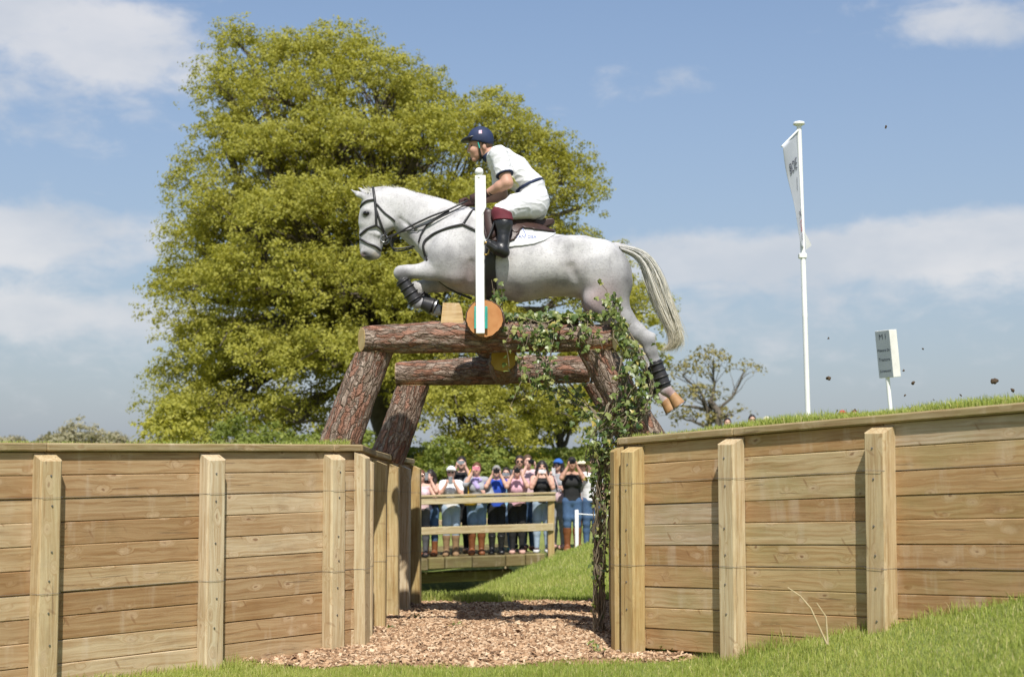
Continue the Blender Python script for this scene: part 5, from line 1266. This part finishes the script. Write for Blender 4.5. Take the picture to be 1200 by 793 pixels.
# heads showing over the bank
def far_head(label, px_, ytop, Y, **kw):
    zt = at(px_, ytop, Y).z; X = (px_-600)/FPX*Y; g = float(T(X, Y)); person(label, px_, Y, g, (zt-g)/1.74*1.70, legs=True, group='spectators beyond the grassy bank', **kw)
far_head('dark haired person in black seen over the grassy bank', 852, 489, 34, top='c_black', bottom='jean_dark', shoes=('c_black', .07), hair=('dark_hair', 'short'), hold=None, sleeve='long')
far_head('person in sunglasses and pink top seen over the grassy bank', 881, 485.5, 33, top='peach', bottom='jean_dark', shoes=('c_black', .07), hair=('dark_hair', 'short'), glasses=True, hold=None, sleeve='short')
far_head('person in cream hat seen over the grassy bank', 898, 488, 34, top='cream', bottom='jean_dark', shoes=('c_black', .07), hair=('mid_hair', 'short'), hat=('cap', 'cream'), hold=None, sleeve='short')
far_head('person in red cap seen over the grassy bank', 987, 480.5, 35, top='red', bottom='jean_dark', shoes=('c_black', .07), hair=('mid_hair', 'short'), hat=('cap', 'red'), hold=None, sleeve='short')
far_head('ginger haired bareheaded person seen over the grassy bank', 1001, 480, 36, top='peach', bottom='jean_dark', shoes=('c_black', .07), hair=('red_hair', 'short'), hold=None, sleeve='short')
far_head('person in pale pink seen over the bank beyond the white sign', 1195, 464, 35, top='c_palepink', bottom='jean_dark', shoes=('c_black', .07), hair=('red_hair', 'short'), hold=None, sleeve='short')

# ================================================================== TREES
M['leaf_spring'] = leafmat('leaf_spring', [(.20,.208,.034), (.305,.30,.049), (.405,.388,.066), (.48,.45,.09)], trans=.46)
M['leaf_green'] = leafmat('leaf_green', [(.11,.15,.028), (.18,.22,.042), (.25,.29,.062), (.32,.34,.088)], trans=.42)
M['leaf_bronze'] = leafmat('leaf_bronze', [(.19,.16,.055), (.25,.21,.07), (.28,.24,.085), (.24,.24,.085)], trans=.3)
M['leaf_far'] = leafmat('leaf_far', [(.28,.26,.17), (.33,.30,.19), (.37,.33,.21)], trans=.3)
M['limb'] = simple('limb', (.075,.060,.045), (.13,.11,.085), scale=4, rough=.95, bump=.6, bscale=8)
def leaf_mesh(name, P, Nrm, size, tint, rg):
    n = len(P); a = rg.normal(0, 1, (n, 3)); Nn = Nrm/np.linalg.norm(Nrm, axis=1)[:,None]
    u = np.cross(Nn, a); u /= np.linalg.norm(u, axis=1)[:,None]+1e-9; v = np.cross(Nn, u); s = size[:,None]
    V = np.stack([P-u*s*.5, P+v*s*.30-u*s*.05, P+u*s*.5+Nn*s*.10, P-v*s*.30-u*s*.05], 1).reshape(-1, 3); i = np.arange(n)*4
    me = np_mesh(name, V, np.stack([i, i+1, i+2, i+3], 1)); fattr(me, 'tint', np.repeat(tint, 4)); return me
def limb_curve(A, B, rg, sag=.12, n=7):
    A, B = np.array(A, float), np.array(B, float); L = np.linalg.norm(B-A); t = np.linspace(0, 1, n)[:,None]
    off = rg.normal(0, .06*L, 3); P = A+(B-A)*t+np.sin(np.pi*t)*off; P[:,2] += (np.sin(np.pi*t)*sag*L)[:,0]; P[1:-1] += rg.normal(0, .02*L, (n-2, 3)); return P
def tree(name, label, base, trunk_top, trunk_r, lobes, pads, tufts, leaves, leaf, mat, seed, pad_r=(.9, 1.5), tuft_r=.28, flat=.30, droop=.15, group=None, twigs=True, fill=.35, shell=.72, limbmat='limb', thick=.07):
    """lobes: (centre, radii); each lobe carries foliage pads, each pad tufts, each tuft leaves"""
    rg = np.random.default_rng(seed); base = Vector(base); root = thing(name, label, 'tree', base, group=group)
    tt = Vector(trunk_top); m_ = MB(); C = []
    m_.tube([Vector(p)-base for p in limb_curve(base-Vector((0,0,.3)), tt, rg, 0, 9)], list(np.linspace(trunk_r*1.25, trunk_r*.55, 9)), 10)
    PP = []; NN = []; SS = []; TT = []
    vol = np.array([r[0]*r[1]*r[2] for _, r in lobes])**(2/3); cnt = np.maximum(3, (vol/vol.sum()*pads)).astype(int)
    for (c, r), np_ in zip(lobes, cnt):
        c = np.array(c, float); r = np.array(r, float)
        start = np.array(base)+(np.array(tt)-np.array(base))*rg.uniform(.45, 1.0); lc = limb_curve(start, c, rg, .05, 7)
        m_.tube([Vector(p)-base for p in lc], list(np.linspace(trunk_r*.38, trunk_r*.13, 7)), 6)
        for k in range(np_):
            d = rg.normal(0, 1, 3); d /= np.linalg.norm(d)
            if d[2] < -.35: d[2] *= -.6
            f = rg.uniform(shell, 1.03) if rg.random() > fill else rg.uniform(.25, shell); pc = c+d*r*f
            pr = rg.uniform(*pad_r)*(.75+.25*f); ax = d.copy(); ax[2] = abs(ax[2])*.8+1.3; ax /= np.linalg.norm(ax); ax[:2] += d[:2]*droop
            ax /= np.linalg.norm(ax); e1 = np.cross(ax, [.3, .9, .1]); e1 /= np.linalg.norm(e1); e2 = np.cross(ax, e1)
            if twigs:
                tw = limb_curve(lc[rg.integers(3, 7)], pc, rg, .06, 5); m_.tube([Vector(p)-base for p in tw], list(np.linspace(trunk_r*.10, trunk_r*.025, 5)), 4, cap=False)
            nt = max(3, int(tufts*(pr/np.mean(pad_r))**2)); a = rg.uniform(0, 6.283, nt); q = pr*np.sqrt(rg.random(nt))*(1+.25*np.sin(3*a+rg.uniform(0, 6)))
            up = flat*pr*(1-(q/pr)**2)+rg.normal(0, thick*pr, nt)
            tc = pc+e1*(q*np.cos(a))[:,None]+e2*(q*np.sin(a))[:,None]+ax*up[:,None]
            for w_ in range(nt):
                nl = max(3, int(leaves*rg.uniform(.6, 1.3))); dd = rg.normal(0, 1, (nl, 3)); dd /= np.linalg.norm(dd, axis=1)[:,None]; rr = tuft_r*rg.random(nl)**.5
                PP.append(tc[w_]+dd*rr[:,None]*np.array([1,1,.62])); NN.append(dd*.75+ax*.75+rg.normal(0, .35, (nl, 3))); SS.append(leaf*rg.uniform(.65, 1.3, nl)); TT.append(np.clip(rg.normal(.5, .2, nl)+rg.normal(0, .08), 0, 1))
    m_.build('trunk', M[limbmat], root, True)
    P = np.concatenate(PP)-np.array(base); me = leaf_mesh('crown', P, np.concatenate(NN), np.concatenate(SS), np.concatenate(TT), rg)
    o = obj('crown', me, M[mat], root); return root, len(P)
def lob(px_, py_, Y, rx, ry, rd):                      # lobe given by its outline size in metres
    p = at(px_, py_, Y); return (p, (rx/FPX*Y, rd, ry/FPX*Y))
YT = 58
big = [lob(290,62,YT+1,34,30,1.6), lob(345,75,YT,48,34,2.4), lob(395,75,YT+1,42,36,2.2), lob(265,115,YT,55,34,2.6), lob(345,125,YT-2,70,40,3.2), lob(440,110,YT-1,60,44,3.0), lob(500,125,YT+1,46,42,2.6), lob(260,165,YT-1,40,28,2.4),
       lob(310,190,YT-3,70,40,3.2), lob(400,180,YT-3,70,45,3.4), lob(490,180,YT-3,65,45,3.4), lob(570,160,YT,55,44,3.0), lob(620,185,YT+1,48,46,2.6), lob(660,215,YT,42,40,2.4), lob(682,243,YT,26,20,1.6), lob(600,240,YT-1,55,45,2.8), lob(238,215,YT,24,18,1.6),
       lob(270,260,YT-3,62,42,3.2), lob(350,265,YT-5,72,48,3.4), lob(430,260,YT-5,70,50,3.4), lob(510,260,YT-4,70,50,3.2), lob(232,290,YT-1,38,34,2.6), lob(252,335,YT-4,58,40,3.2), lob(320,345,YT-6,72,48,3.4), lob(410,345,YT-6,72,52,3.4), lob(500,345,YT-5,72,52,3.2),
       lob(212,345,YT-1,26,24,2.0), lob(245,405,YT-3,46,40,3.0), lob(305,425,YT-6,72,45,3.4), lob(390,430,YT-7,72,48,3.4), lob(480,430,YT-6,70,50,3.2), lob(560,400,YT-4,60,50,3.0), lob(630,350,YT-1,60,40,2.6), lob(700,345,YT,45,40,2.2), lob(745,370,YT+1,24,40,1.6),
       lob(235,455,YT-2,46,34,2.8), lob(225,500,YT-3,40,26,2.4), lob(270,490,YT-4,62,34,3.0), lob(350,495,YT-6,70,34,3.2), lob(530,480,YT-6,60,44,3.0), lob(600,470,YT-3,55,36,2.8), lob(650,485,YT-1,42,28,2.4), lob(560,525,YT-5,55,28,2.8), lob(300,290,YT+3,90,80,2.0), lob(430,320,YT+3,90,90,2.0), lob(320,410,YT+2,90,60,2.0), lob(420,210,YT+3,110,70,2.0), lob(640,300,YT+1,60,40,2.4), lob(560,300,YT-2,60,46,3.0)]
tb = at(455, 560, YT); tb.z = float(T(tb.x, YT))
_, nl1 = tree('oak_tree', 'huge spreading yellow green tree rising behind the jumping horse', tb, at(450, 330, YT), .62, big, 1250, 25, 19, .12, 'leaf_spring', 11, pad_r=(.85, 1.5), tuft_r=.30, flat=.42, fill=.46, droop=.40, thick=.17)
tb = at(660, 560, 66); tb.z = float(T(tb.x, 66))
tree('field_tree', 'layered light green tree seen below the log beams above the spectators', tb, at(655, 500, 66), .3, [lob(640,500,66,60,18,2.4), lob(680,470,66,40,22,2.0), lob(700,430,66,46,30,2.2), lob(735,400,66,34,44,2.0), lob(610,520,64,30,14,1.6)], 70, 16, 12, .21, 'leaf_spring', 12, pad_r=(.6, 1.1), tuft_r=.26, flat=.2)
tb = at(835, 560, 78); tb.z = float(T(tb.x, 78))
tree('field_tree', 'sparse bronze leaved tree with bare twigs beyond the grassy bank', tb, at(832, 470, 78), .28, [lob(800,440,78,26,18,1.4), lob(835,425,78,34,18,1.6), lob(872,435,78,22,14,1.2), lob(820,465,78,40,16,1.8), lob(800,490,78,34,12,1.6), lob(860,487,78,30,12,1.5), lob(780,470,78,18,22,1.4)], 90, 8, 4, .19, 'leaf_bronze', 13, pad_r=(.45, .9), tuft_r=.26, flat=.2, fill=.3)
# understorey and hedges
for i, (px_, py_, Y, rx, ry, lab) in enumerate([(200,500,44,36,34,'pale green willowy bush at the foot of the huge tree'), (520,548,46,40,34,'dark green bush behind the spectators nearest the wall'), (575,560,47,40,28,'dark green bush behind the blue shirted spectator'),
        (640,562,50,36,24,'light green bush behind the long haired spectator'), (690,556,50,32,30,'light green bush behind the cream hatted spectator'), (300,515,46,60,26,'green bush below the huge tree'), (400,520,46,60,26,'green bush beneath the long trestle beam')]):
    c = at(px_, py_, Y); g = float(T(c.x, Y)); b0 = Vector((c.x, Y, g))
    lb = [lob(px_+dx_*rx, py_+dy_*ry, Y+dz_, rx*.55, ry*.55, 1.0) for dx_, dy_, dz_ in ((-.5,.2,0),(.45,.25,.4),(0,-.3,.2),(.1,.5,-.5))]
    lb += [(Vector((c.x, Y, g+.7)), (rx/FPX*Y*.9, 1.0, .8))]
    tree('bush', lab, b0, Vector((c.x, Y, c.z)), .10, lb, 34, 13, 11, .15, 'leaf_green' if i else 'leaf_spring', 30+i, pad_r=(.4, .75), tuft_r=.22, flat=.35, fill=.3)
for i, (px_, ytop, Y, wd, lab) in enumerate([(95,489,150,46,'round topped distant tree standing above the wall coping'), (12,511,170,36,'low distant thicket at the wall coping beside the round topped tree'), (135,508,165,26,'small distant thicket between the round topped tree and the willowy bush'), (55,508,180,22,'thin distant thicket just beyond the round topped tree'), (-40,508,175,40,'wide distant thicket out past the low one'), (525,500,150,14,'thin distant bush glimpsed above the flagpole foot')][:5]):
    c = at(px_, (ytop+530)/2, Y); g = float(T(c.x, Y)); b0 = Vector((c.x, Y, g)); hh_ = at(px_, ytop, Y).z-g
    rx = wd/FPX*Y; lb = [(Vector((c.x+dx_*rx, Y, g+hh_*hz)), (rx*.5, rx*.5, hh_*.28)) for dx_, hz in ((-.45,.45),(.45,.45),(0,.7),(-.2,.25),(.3,.25),(.05,.5))]
    tree('distant_tree', lab, b0, Vector((c.x, Y, g+hh_*.6)), .25, lb, 60, 10, 7, .36, 'leaf_far', 50+i, pad_r=(.7, 1.3), tuft_r=.5, flat=.3)
# long hedgerows closing the fields
def hedge(label, x0, y0, x1, y1, hgt, n, seed, mat='leaf_far', leaf=.5):
    rg = np.random.default_rng(seed); f = rg.random(n); x = x0+(x1-x0)*f; y = y0+(y1-y0)*f+rg.normal(0, 1.0, n); top = hgt*(.55+.6*vnoise(x, y*0, .12, seed)); g = T(x, y)
    z = g+top*rg.random(n)**.6; P = np.stack([x, y, z], 1); me = leaf_mesh('foliage', P-P.mean(0), rg.normal(0, 1, (n, 3))+np.array([0,-.4,.7]), leaf*rg.uniform(.6, 1.4, n), rg.random(n), rg)
    r_ = thing('hedgerow', label, 'hedge', tuple(P.mean(0))); o = obj('foliage', me, M[mat], r_); o['kind'] = 'stuff'
hedge('long hazy hedgerow across the fields beyond the wall', -75, 190, -20, 185, 4.2, 9000, 70)
hedge('low hedgerow behind the spectators and the footbridge', -8, 62, 3.6, 60, 2.6, 8000, 71, 'leaf_green', .28)
hedge('far hedgerow beyond the bronze leaved tree', 8, 150, 95, 190, 1.4, 9000, 72)

# ================================================================== IVY
M['ivy'] = leafmat('ivy', [(.035,.07,.017), (.08,.125,.027), (.16,.205,.05), (.26,.285,.09), (.46,.38,.11)], trans=.3, rough=.38, spec=.5)
M['ivy_stem'] = simple('ivy_stem', (.17,.13,.085), (.26,.22,.15), scale=20, rough=.9)
LEAFP = np.array([(0,-.42),(.28,-.46),(.50,-.10),(.24,.02),(.20,.30),(0,.58),(-.20,.30),(-.24,.02),(-.50,-.10),(-.28,-.46)])
def ivy(label, loc, stems, leaves, seed):
    """stems: polylines; leaves: list of (point, normal, size)"""
    root = thing('ivy_vine', label, 'ivy', loc); rg = np.random.default_rng(seed); L0 = np.array(loc)
    m_ = MB()
    for s_, r in stems: m_.tube([Vector(p)-Vector(loc) for p in s_], r, 5, cap=False)
    o = m_.build('stems', M['ivy_stem'], root, True); o['kind'] = 'stuff'
    P = np.array([l[0] for l in leaves])-L0; Nn = np.array([l[1] for l in leaves], float); Nn /= np.linalg.norm(Nn, axis=1)[:,None]; S = np.array([l[2] for l in leaves]); n = len(P)
    u = np.cross(Nn, np.array([0,0,1.])+rg.normal(0, .7, (n, 3))); u /= np.linalg.norm(u, axis=1)[:,None]; v = np.cross(Nn, u)
    ctr = P+Nn*(S*.05)[:,None]; ring = P[:,None,:]+u[:,None,:]*(LEAFP[None,:,0]*S[:,None])[:,:,None]+v[:,None,:]*(LEAFP[None,:,1]*S[:,None])[:,:,None]
    ring -= Nn[:,None,:]*(np.abs(LEAFP[None,:,0])*S[:,None]*rg.uniform(.0, .5, n)[:,None])[:,:,None]
    V = np.concatenate([ctr[:,None,:], ring], 1).reshape(-1, 3); b0 = np.arange(n)[:,None]*11
    F = np.concatenate([np.stack([b0[:,0], b0[:,0]+1+i, b0[:,0]+1+(i+1) % 10], 1) for i in range(10)])
    me = np_mesh('leaves', V, F); tt = np.clip(rg.normal(.45, .22, n), 0, .82); tt = np.where(rg.random(n) < .025, 1., tt); fattr(me, 'tint', np.repeat(tt, 11))
    o = obj('leaves', me, M['ivy'], root); o['kind'] = 'stuff'
rg = np.random.default_rng(21)
def nrm(): d = rg.normal(0, .55, 3)+np.array([.05, -.75, .6]); return d
lv, stm = [], []
bl_, br_ = np.array(bl), np.array(br); axb = (br_-bl_)
def on_beam(f, th, off): c = bl_+axb*f; return c+np.array([0, -math.cos(th), math.sin(th)])*(.135+off)
for i in range(16):                                              # runners along the beam top
    f0, f1 = sorted(rg.uniform(.53, 1.02, 2)); pts = []
    th0 = rg.uniform(.9, 1.8); 
    for f in np.linspace(f0, f1, 9): pts.append(on_beam(f, th0+rg.normal(0, .15), .012+rg.uniform(0, .03)))
    stm.append((pts, .004)); 
    for _ in range(8): k = rg.integers(0, 9); lv.append((pts[k]+rg.normal(0, .03, 3), nrm(), rg.uniform(.035, .075)))
for i in range(200):
    f = .56+.42*rg.random()**1.15; lv.append((on_beam(f, rg.uniform(1.0, 1.9), rg.uniform(.01, .06)), nrm(), rg.uniform(.03, .06)))
for i in range(22):                                              # strands hanging over the front and behind
    f = rg.uniform(.58, .77) if rg.random() < .8 else rg.uniform(.8, 1.0); p = on_beam(f, rg.uniform(.5, 1.2), .02); ln_ = rg.uniform(.12, .62)*(1 if f < .77 else .35); q = p+np.array([rg.normal(0, .06), -.10, -.06]); pts = [p, q]
    n_ = max(3, int(ln_/.06))
    for k in range(n_): q = q+np.array([rg.normal(0, .02), rg.normal(.006, .012), -ln_/n_]); pts.append(q)
    stm.append((pts, .0032))
    for k in range(n_*2+3): lv.append((pts[rg.integers(1, len(pts))]+rg.normal(0, .026, 3), nrm(), rg.uniform(.03, .065)))
for i, (u_, v_) in enumerate([(579,338),(590,331),(576,328),(588,340)]):                        # a sprig standing up past the rail
    a = np.array(at(578+i*3, 375, 11.5)); b_ = np.array(at(u_, v_, 11.4)); stm.append(([a, (a+b_)/2+rg.normal(0, .02, 3), b_], .003))
    for k in range(5): lv.append((a+(b_-a)*rg.uniform(.45, 1.05)+rg.normal(0, .02, 3), nrm(), rg.uniform(.04, .07)))
ivy('ivy sprawling over the trestle beam and hanging in short strands', tuple(at(650, 385, 11.45)), stm, lv, 22)
lv, stm = [], []
path = [np.array(at(u, v, Y)) for u, v, Y in [(714,352,11.5),(727,385,11.42),(742,420,11.36),(747,448,11.34),(737,478,11.34),(715,505,11.36),(705,540,11.42),(703,600,11.5),(702,660,11.6),(702,738,11.75)]]
cum = np.linspace(0, 1, len(path)); PA = np.array(path)
def onp(t): return np.array([np.interp(t, cum, PA[:,i]) for i in range(3)])
wid_ = lambda t: np.interp(t, [0, .1, .25, .45, .6, .7, .85, 1], [.05, .06, .13, .22, .19, .11, .085, .05])
for i in range(34):
    t0 = rg.uniform(0, .5); t1 = min(1., t0+rg.uniform(.2, .7)); ox = rg.uniform(-1, 1); pts = []
    for t in np.linspace(t0, t1, 14): pts.append(onp(t)+np.array([ox*wid_(t)*.8+rg.normal(0, .012), rg.normal(.0, .03), rg.normal(0, .015)]))
    stm.append((pts, .0042))
for i in range(18):
    t0 = rg.uniform(.55, .7); pts = [onp(t)+np.array([rg.uniform(-.05, .05)+rg.normal(0, .01), rg.normal(0, .03), 0]) for t in np.linspace(t0, 1, 12)]; stm.append((pts, .006))
for i in range(640):
    t = rg.random()**.9*.74 if rg.random() < .80 else rg.uniform(.6, .97); ox = rg.normal(0, .5); lv.append((onp(t)+np.array([ox*wid_(t), rg.normal(-.02, .07), rg.normal(0, .04)]), nrm(), rg.uniform(.03, .07)*(1 if t < .7 else .8)))
for i in range(110):                                             # branch of ivy behind, towards the rear beam
    a, b_ = np.array(at(716, 500, 11.5)), np.array(at(648, 452, 11.9)); f = rg.random(); lv.append((a+(b_-a)*f+rg.normal(0, .05, 3)*(1+.6*(1-f)), nrm(), rg.uniform(.035, .07)))
for i in range(8):
    a, b_ = np.array(at(716, 500, 11.5)), np.array(at(648+rg.uniform(-8, 20), 452+rg.uniform(-14, 20), 11.9)); stm.append(([a, (a+b_)/2+rg.normal(0, .04, 3), b_], .004))
for i in range(14):                                              # tips rising in front of the hind leg
    a = onp(rg.uniform(0, .12)); b_ = a+np.array([rg.uniform(-.14, .10), -.03, rg.uniform(.02, .16)]); stm.append(([a, (a+b_)/2+rg.normal(0, .015, 3), b_], .003))
    for k in range(3): lv.append((a+(b_-a)*rg.uniform(.4, 1.05), nrm(), rg.uniform(.035, .06)))
ivy('thick ivy clothing the log leg and trailing down the wall end', tuple(onp(.5)), stm, lv, 23)

# ================================================================== FLAG, SIGN, CLODS, WEEDS
Yf = 20.0; b0 = at(947.2, 497, Yf); tpt = at(936.3, 147, Yf); g = float(zright(np.array(b0.x), np.array(Yf))); ax = (tpt-b0).normalized(); b0 = b0+ax*((g-b0.z)/ax.z)
fp = thing('flagpole', 'tall white flagpole with disc finial standing on the grassy bank', 'flagpole', b0)
L_ = (tpt-b0).length; b = MB(); b.tube([ax*t for t in (-.2, L_*.4, L_*.41, L_*.42, L_)], [.036,.036,.040,.036,.034], 14); b.build('pole', M['white_paint'], fp, True)
b = MB(); b.tube([ax*(L_-.005), ax*(L_+.012), ax*(L_+.045), ax*(L_+.06)], [.05,.085,.075,.02], 18); b.build('finial', M['white_paint'], fp, True)
b = MB(); cl = at(943, 300, Yf)-b0; b.box(cl+Vector((-.03,0,0)), (.11,.09,.07), cham=.01); b.build('clamp', M['white_paint'], fp)
M['flag'] = simple('flag', (.46,.48,.53), (.40,.42,.47), scale=3, rough=.8); M['ink'] = simple('ink', (.03,.035,.06), rough=.8); M['ink_red'] = simple('ink_red', (.45,.06,.09), rough=.8)
# banner: hangs from a short yard, blown away from the camera so it shows edge-on
fl_ = thing('banner_flag', 'narrow pale banner with dark lettering hanging from the flagpole', 'flag', tpt)
TL = at(917, 172, Yf-.55)-tpt; TR = at(934, 153, Yf-.05)-tpt; BR = at(941.5, 291, Yf-.05)-tpt; nu, nv = 12, 36; V = []
def fpt(u, v):
    left = TL*(1-v)+(BR+Vector((-.02,-.02,0)))*v; right = TR*(1-v)+BR*v; p = right*(1-u)+left*u
    return p+Vector((.012*math.sin(v*9+u*3)*u, .03*math.sin(v*7+u*5)*u, 0))
V = [fpt(i/nu, j/nv) for i in range(nu+1) for j in range(nv+1)]; F = [(i*(nv+1)+j, (i+1)*(nv+1)+j, (i+1)*(nv+1)+j+1, i*(nv+1)+j+1) for i in range(nu) for j in range(nv)]
b = MB(); b.add(V, F); o = b.build('cloth', M['flag'], fl_, True); sm_ = o.modifiers.new('thick', 'SOLIDIFY'); sm_.thickness = .004
b = MB(); b.tube([TR+Vector((.02,.02,.01)), TL+Vector((-.01,0,.0))], .012, 8); b.build('yard', M['white_paint'], fl_, True)
def fnormal(u, v):
    n_ = (fpt(u+.05, v)-fpt(u, v)).cross(fpt(u, v+.05)-fpt(u, v)).normalized(); return n_ if n_.y < 0 else -n_
def ink_on_flag(body_, u0, u1, v0, v1, mat, name='lettering'):
    o = text(name, body_, 1., mat, fl_, (0,0,0), (0,0,0), .0); me = o.data; xs_ = [q.co.x for q in me.vertices]; ys_ = [q.co.y for q in me.vertices]; x0, x1, y0, y1 = min(xs_), max(xs_), min(ys_), max(ys_)
    for q in me.vertices:
        a = (q.co.x-x0)/(x1-x0); c = (q.co.y-y0)/(y1-y0); u = u0+(u1-u0)*a; v = v1+(v0-v1)*c; q.co = fpt(u, v)+fnormal(u, v)*.012
    return o
ink_on_flag('BOIE', .80, .22, .20, .30, M['ink']); ink_on_flag('/', .42, .30, .37, .48, M['ink'], 'emblem'); ink_on_flag('X', .6, .1, .66, .72, M['ink'], 'emblem'); ink_on_flag('O', .6, .2, .745, .80, M['ink_red'], 'emblem'); ink_on_flag('8', .55, .2, .81, .85, M['ink_red'], 'emblem'); ink_on_flag('IX', .6, .15, .87, .93, M['ink'], 'emblem')
b = MB(); q = [at(942.5,272,Yf)-tpt, at(950.5,288,Yf-.08)-tpt, at(944,293,Yf)-tpt]; b.add([p+Vector((0,-.04,0)) for p in q]+[p+Vector((0,-.034,0)) for p in q], [(0,1,2),(5,4,3),(0,3,4,1),(1,4,5,2),(2,5,3,0)]); b.build('tail_tip', M['white_paint'], fl_)
Ys = 18.0; b0 = at(1046.5, 490, Ys); g = float(zright(np.array(b0.x), np.array(Ys))); b0.z = g; topc = at(1040, 415, Ys)
sg = thing('box_sign', 'leaning box sign with blurred dark lettering on a thin white post', 'sign', b0)
ax = (at(1042, 440, Ys)-at(1046.5, 487, Ys)).normalized(); b = MB(); b.tube([ax*-.15, ax*((at(1042,442,Ys)-b0).length)], .026, 10); b.build('post', M['white_paint'], sg, True)
M['sign_shaded'] = simple('sign_shaded', (.30,.335,.36), (.26,.295,.32), scale=4, rough=.5); M['sign_white'] = simple('sign_white', (.78,.76,.70), rough=.5)  # grey panel colour carries the shade on the sign's left face
lean = Matrix.Rotation(-.085, 3, 'Y') @ Matrix.Rotation(.035, 3, 'X'); cs = at(1040.5, 414.5, Ys)-b0
rotz = Matrix.Rotation(R(-58), 3, 'Z'); rt_ = lean @ rotz                       # broad face turned well to the left
b = MB(); b.box((0,0,0), (.245,.13,.60), cham=.004); o = b.build('box', M['sign_white'], sg); o.matrix_local = Matrix.Translation(cs) @ rt_.to_4x4()
SM = Matrix.Translation(cs) @ rt_.to_4x4(); b = MB(); b.box((0,-.0675,0), (.236,.004,.59)); o2 = b.build('panel', M['sign_shaded'], sg); o2.matrix_local = SM
def sign_text(s_, z_, size):
    q = text('lettering', s_, size, M['ink'], sg, (0,0,0), (0,0,0), .0004); q.matrix_local = SM @ (Matrix.Translation((0,-.0705,z_)) @ Matrix.Rotation(R(90), 4, 'X'))
sign_text('M I', .19, .095); sign_text('Masters Dr', .035, .046); sign_text('Tractors', -.085, .054); sign_text('(Livestock)', -.225, .042)
# thrown-up divots
M['earth'] = simple('earth', (.055,.035,.022), (.09,.06,.035), scale=30, rough=.95)
def clod(px_, py_, Y, size, lab, sd):
    c = at(px_, py_, Y); rg_ = np.random.default_rng(sd); s_ = SDF()
    for k in range(5): s_.ell(tuple(rg_.normal(0, size*.28, 3)), tuple(size*rg_.uniform(.22, .5, 3)), size*.15)
    tag(obj('earth_clod', s_.mesh('earth_clod', size/7, size*.15), M['earth'], None, c), lab, 'earth clod', 'clods of turf flung up by the hooves')
LC = 'small dark clod of turf flying above the grassy bank'
clod(1167, 446.5, 11.6, .050, 'largest brown clod of turf flying above the grassy bank', 1); clod(1187, 458, 11.8, .028, 'angular dark clod flying just below the largest one', 2)
for i, (u_, v_, s_) in enumerate([(1070,448,.024),(1059,434,.014),(1061,463,.014),(1081,409,.011),(1126,463,.012),(971,442.5,.024),(971,396,.012),(981,481,.012),(1002,480,.012),(1038,149,.016),(1094,468,.010),(1160,471,.012)]): clod(u_, v_, 11.6+.25*(i % 4), s_*1.1, LC, 10+i)
M['straw'] = simple('straw', (.55,.45,.28), (.46,.36,.2), scale=20, rough=.8)
b0 = at(972, 741, 8.95); b0.z = float(T(b0.x, b0.y)); b0 = b0+Vector((-.02,-.02,0)); ds = thing('dry_stalk', 'two dry straw stalks leaning in front of the wall', 'stalk', b0)
for q in ([(968,738),(950,712),(938,698),(923,688)], [(972,740),(968,722),(957,706)]):
    pts = [at(u, v, 8.95-.05)-b0 for u, v in q]; pts[0] = pts[0]*.3; b = MB(); b.tube(pts, list(np.linspace(.006, .003, len(pts))), 6); b.build('stalk', M['straw'], ds, True)
def weed(px_, py_, Y, n, lab, sd):
    c = at(px_, py_, Y); c.z = float(T(c.x, c.y))+.01; rg_ = np.random.default_rng(sd); r_ = thing('weed', lab, 'weed', c, group='weeds sprouting through the bark chips'); V = []; F = []
    P = np.stack([rg_.normal(0, .035, n), rg_.normal(0, .035, n), rg_.uniform(.01, .07, n)], 1); me = leaf_mesh('leaves', P, rg_.normal(0, .5, (n, 3))+np.array([0,-.4,.8]), rg_.uniform(.02, .045, n), rg_.uniform(.3, .9, n), rg_); o = obj('leaves', me, M['ivy'], r_); o['kind'] = 'stuff'
    m_ = MB(); m_.tube([(0,0,-.01),(.005,0,.05)], .003, 5); m_.build('stem', M['ivy_stem'], r_)
for i, (u_, v_, Y, WL) in enumerate([(459,731,12.3,'small weed at the foot of the turning timber wall'),(488,720,13.2,'small weed below the last post of the turning timber wall'),(536,730,12.4,'small weed alone in the middle of the bark chips'),(700,763,10.7,'larger weed in the chips near the ivy foot, towards the lawn'),(694,757,10.9,'weed in the chips right below the trailing ivy'),(780,766,10.5,'weed between lawn and olive stained wall, beside the chips'),(796,765,10.4,'weed against the olive stained wall where the lawn begins')]): weed(u_, v_, Y, 22 if i == 3 else 15, WL, 40+i)
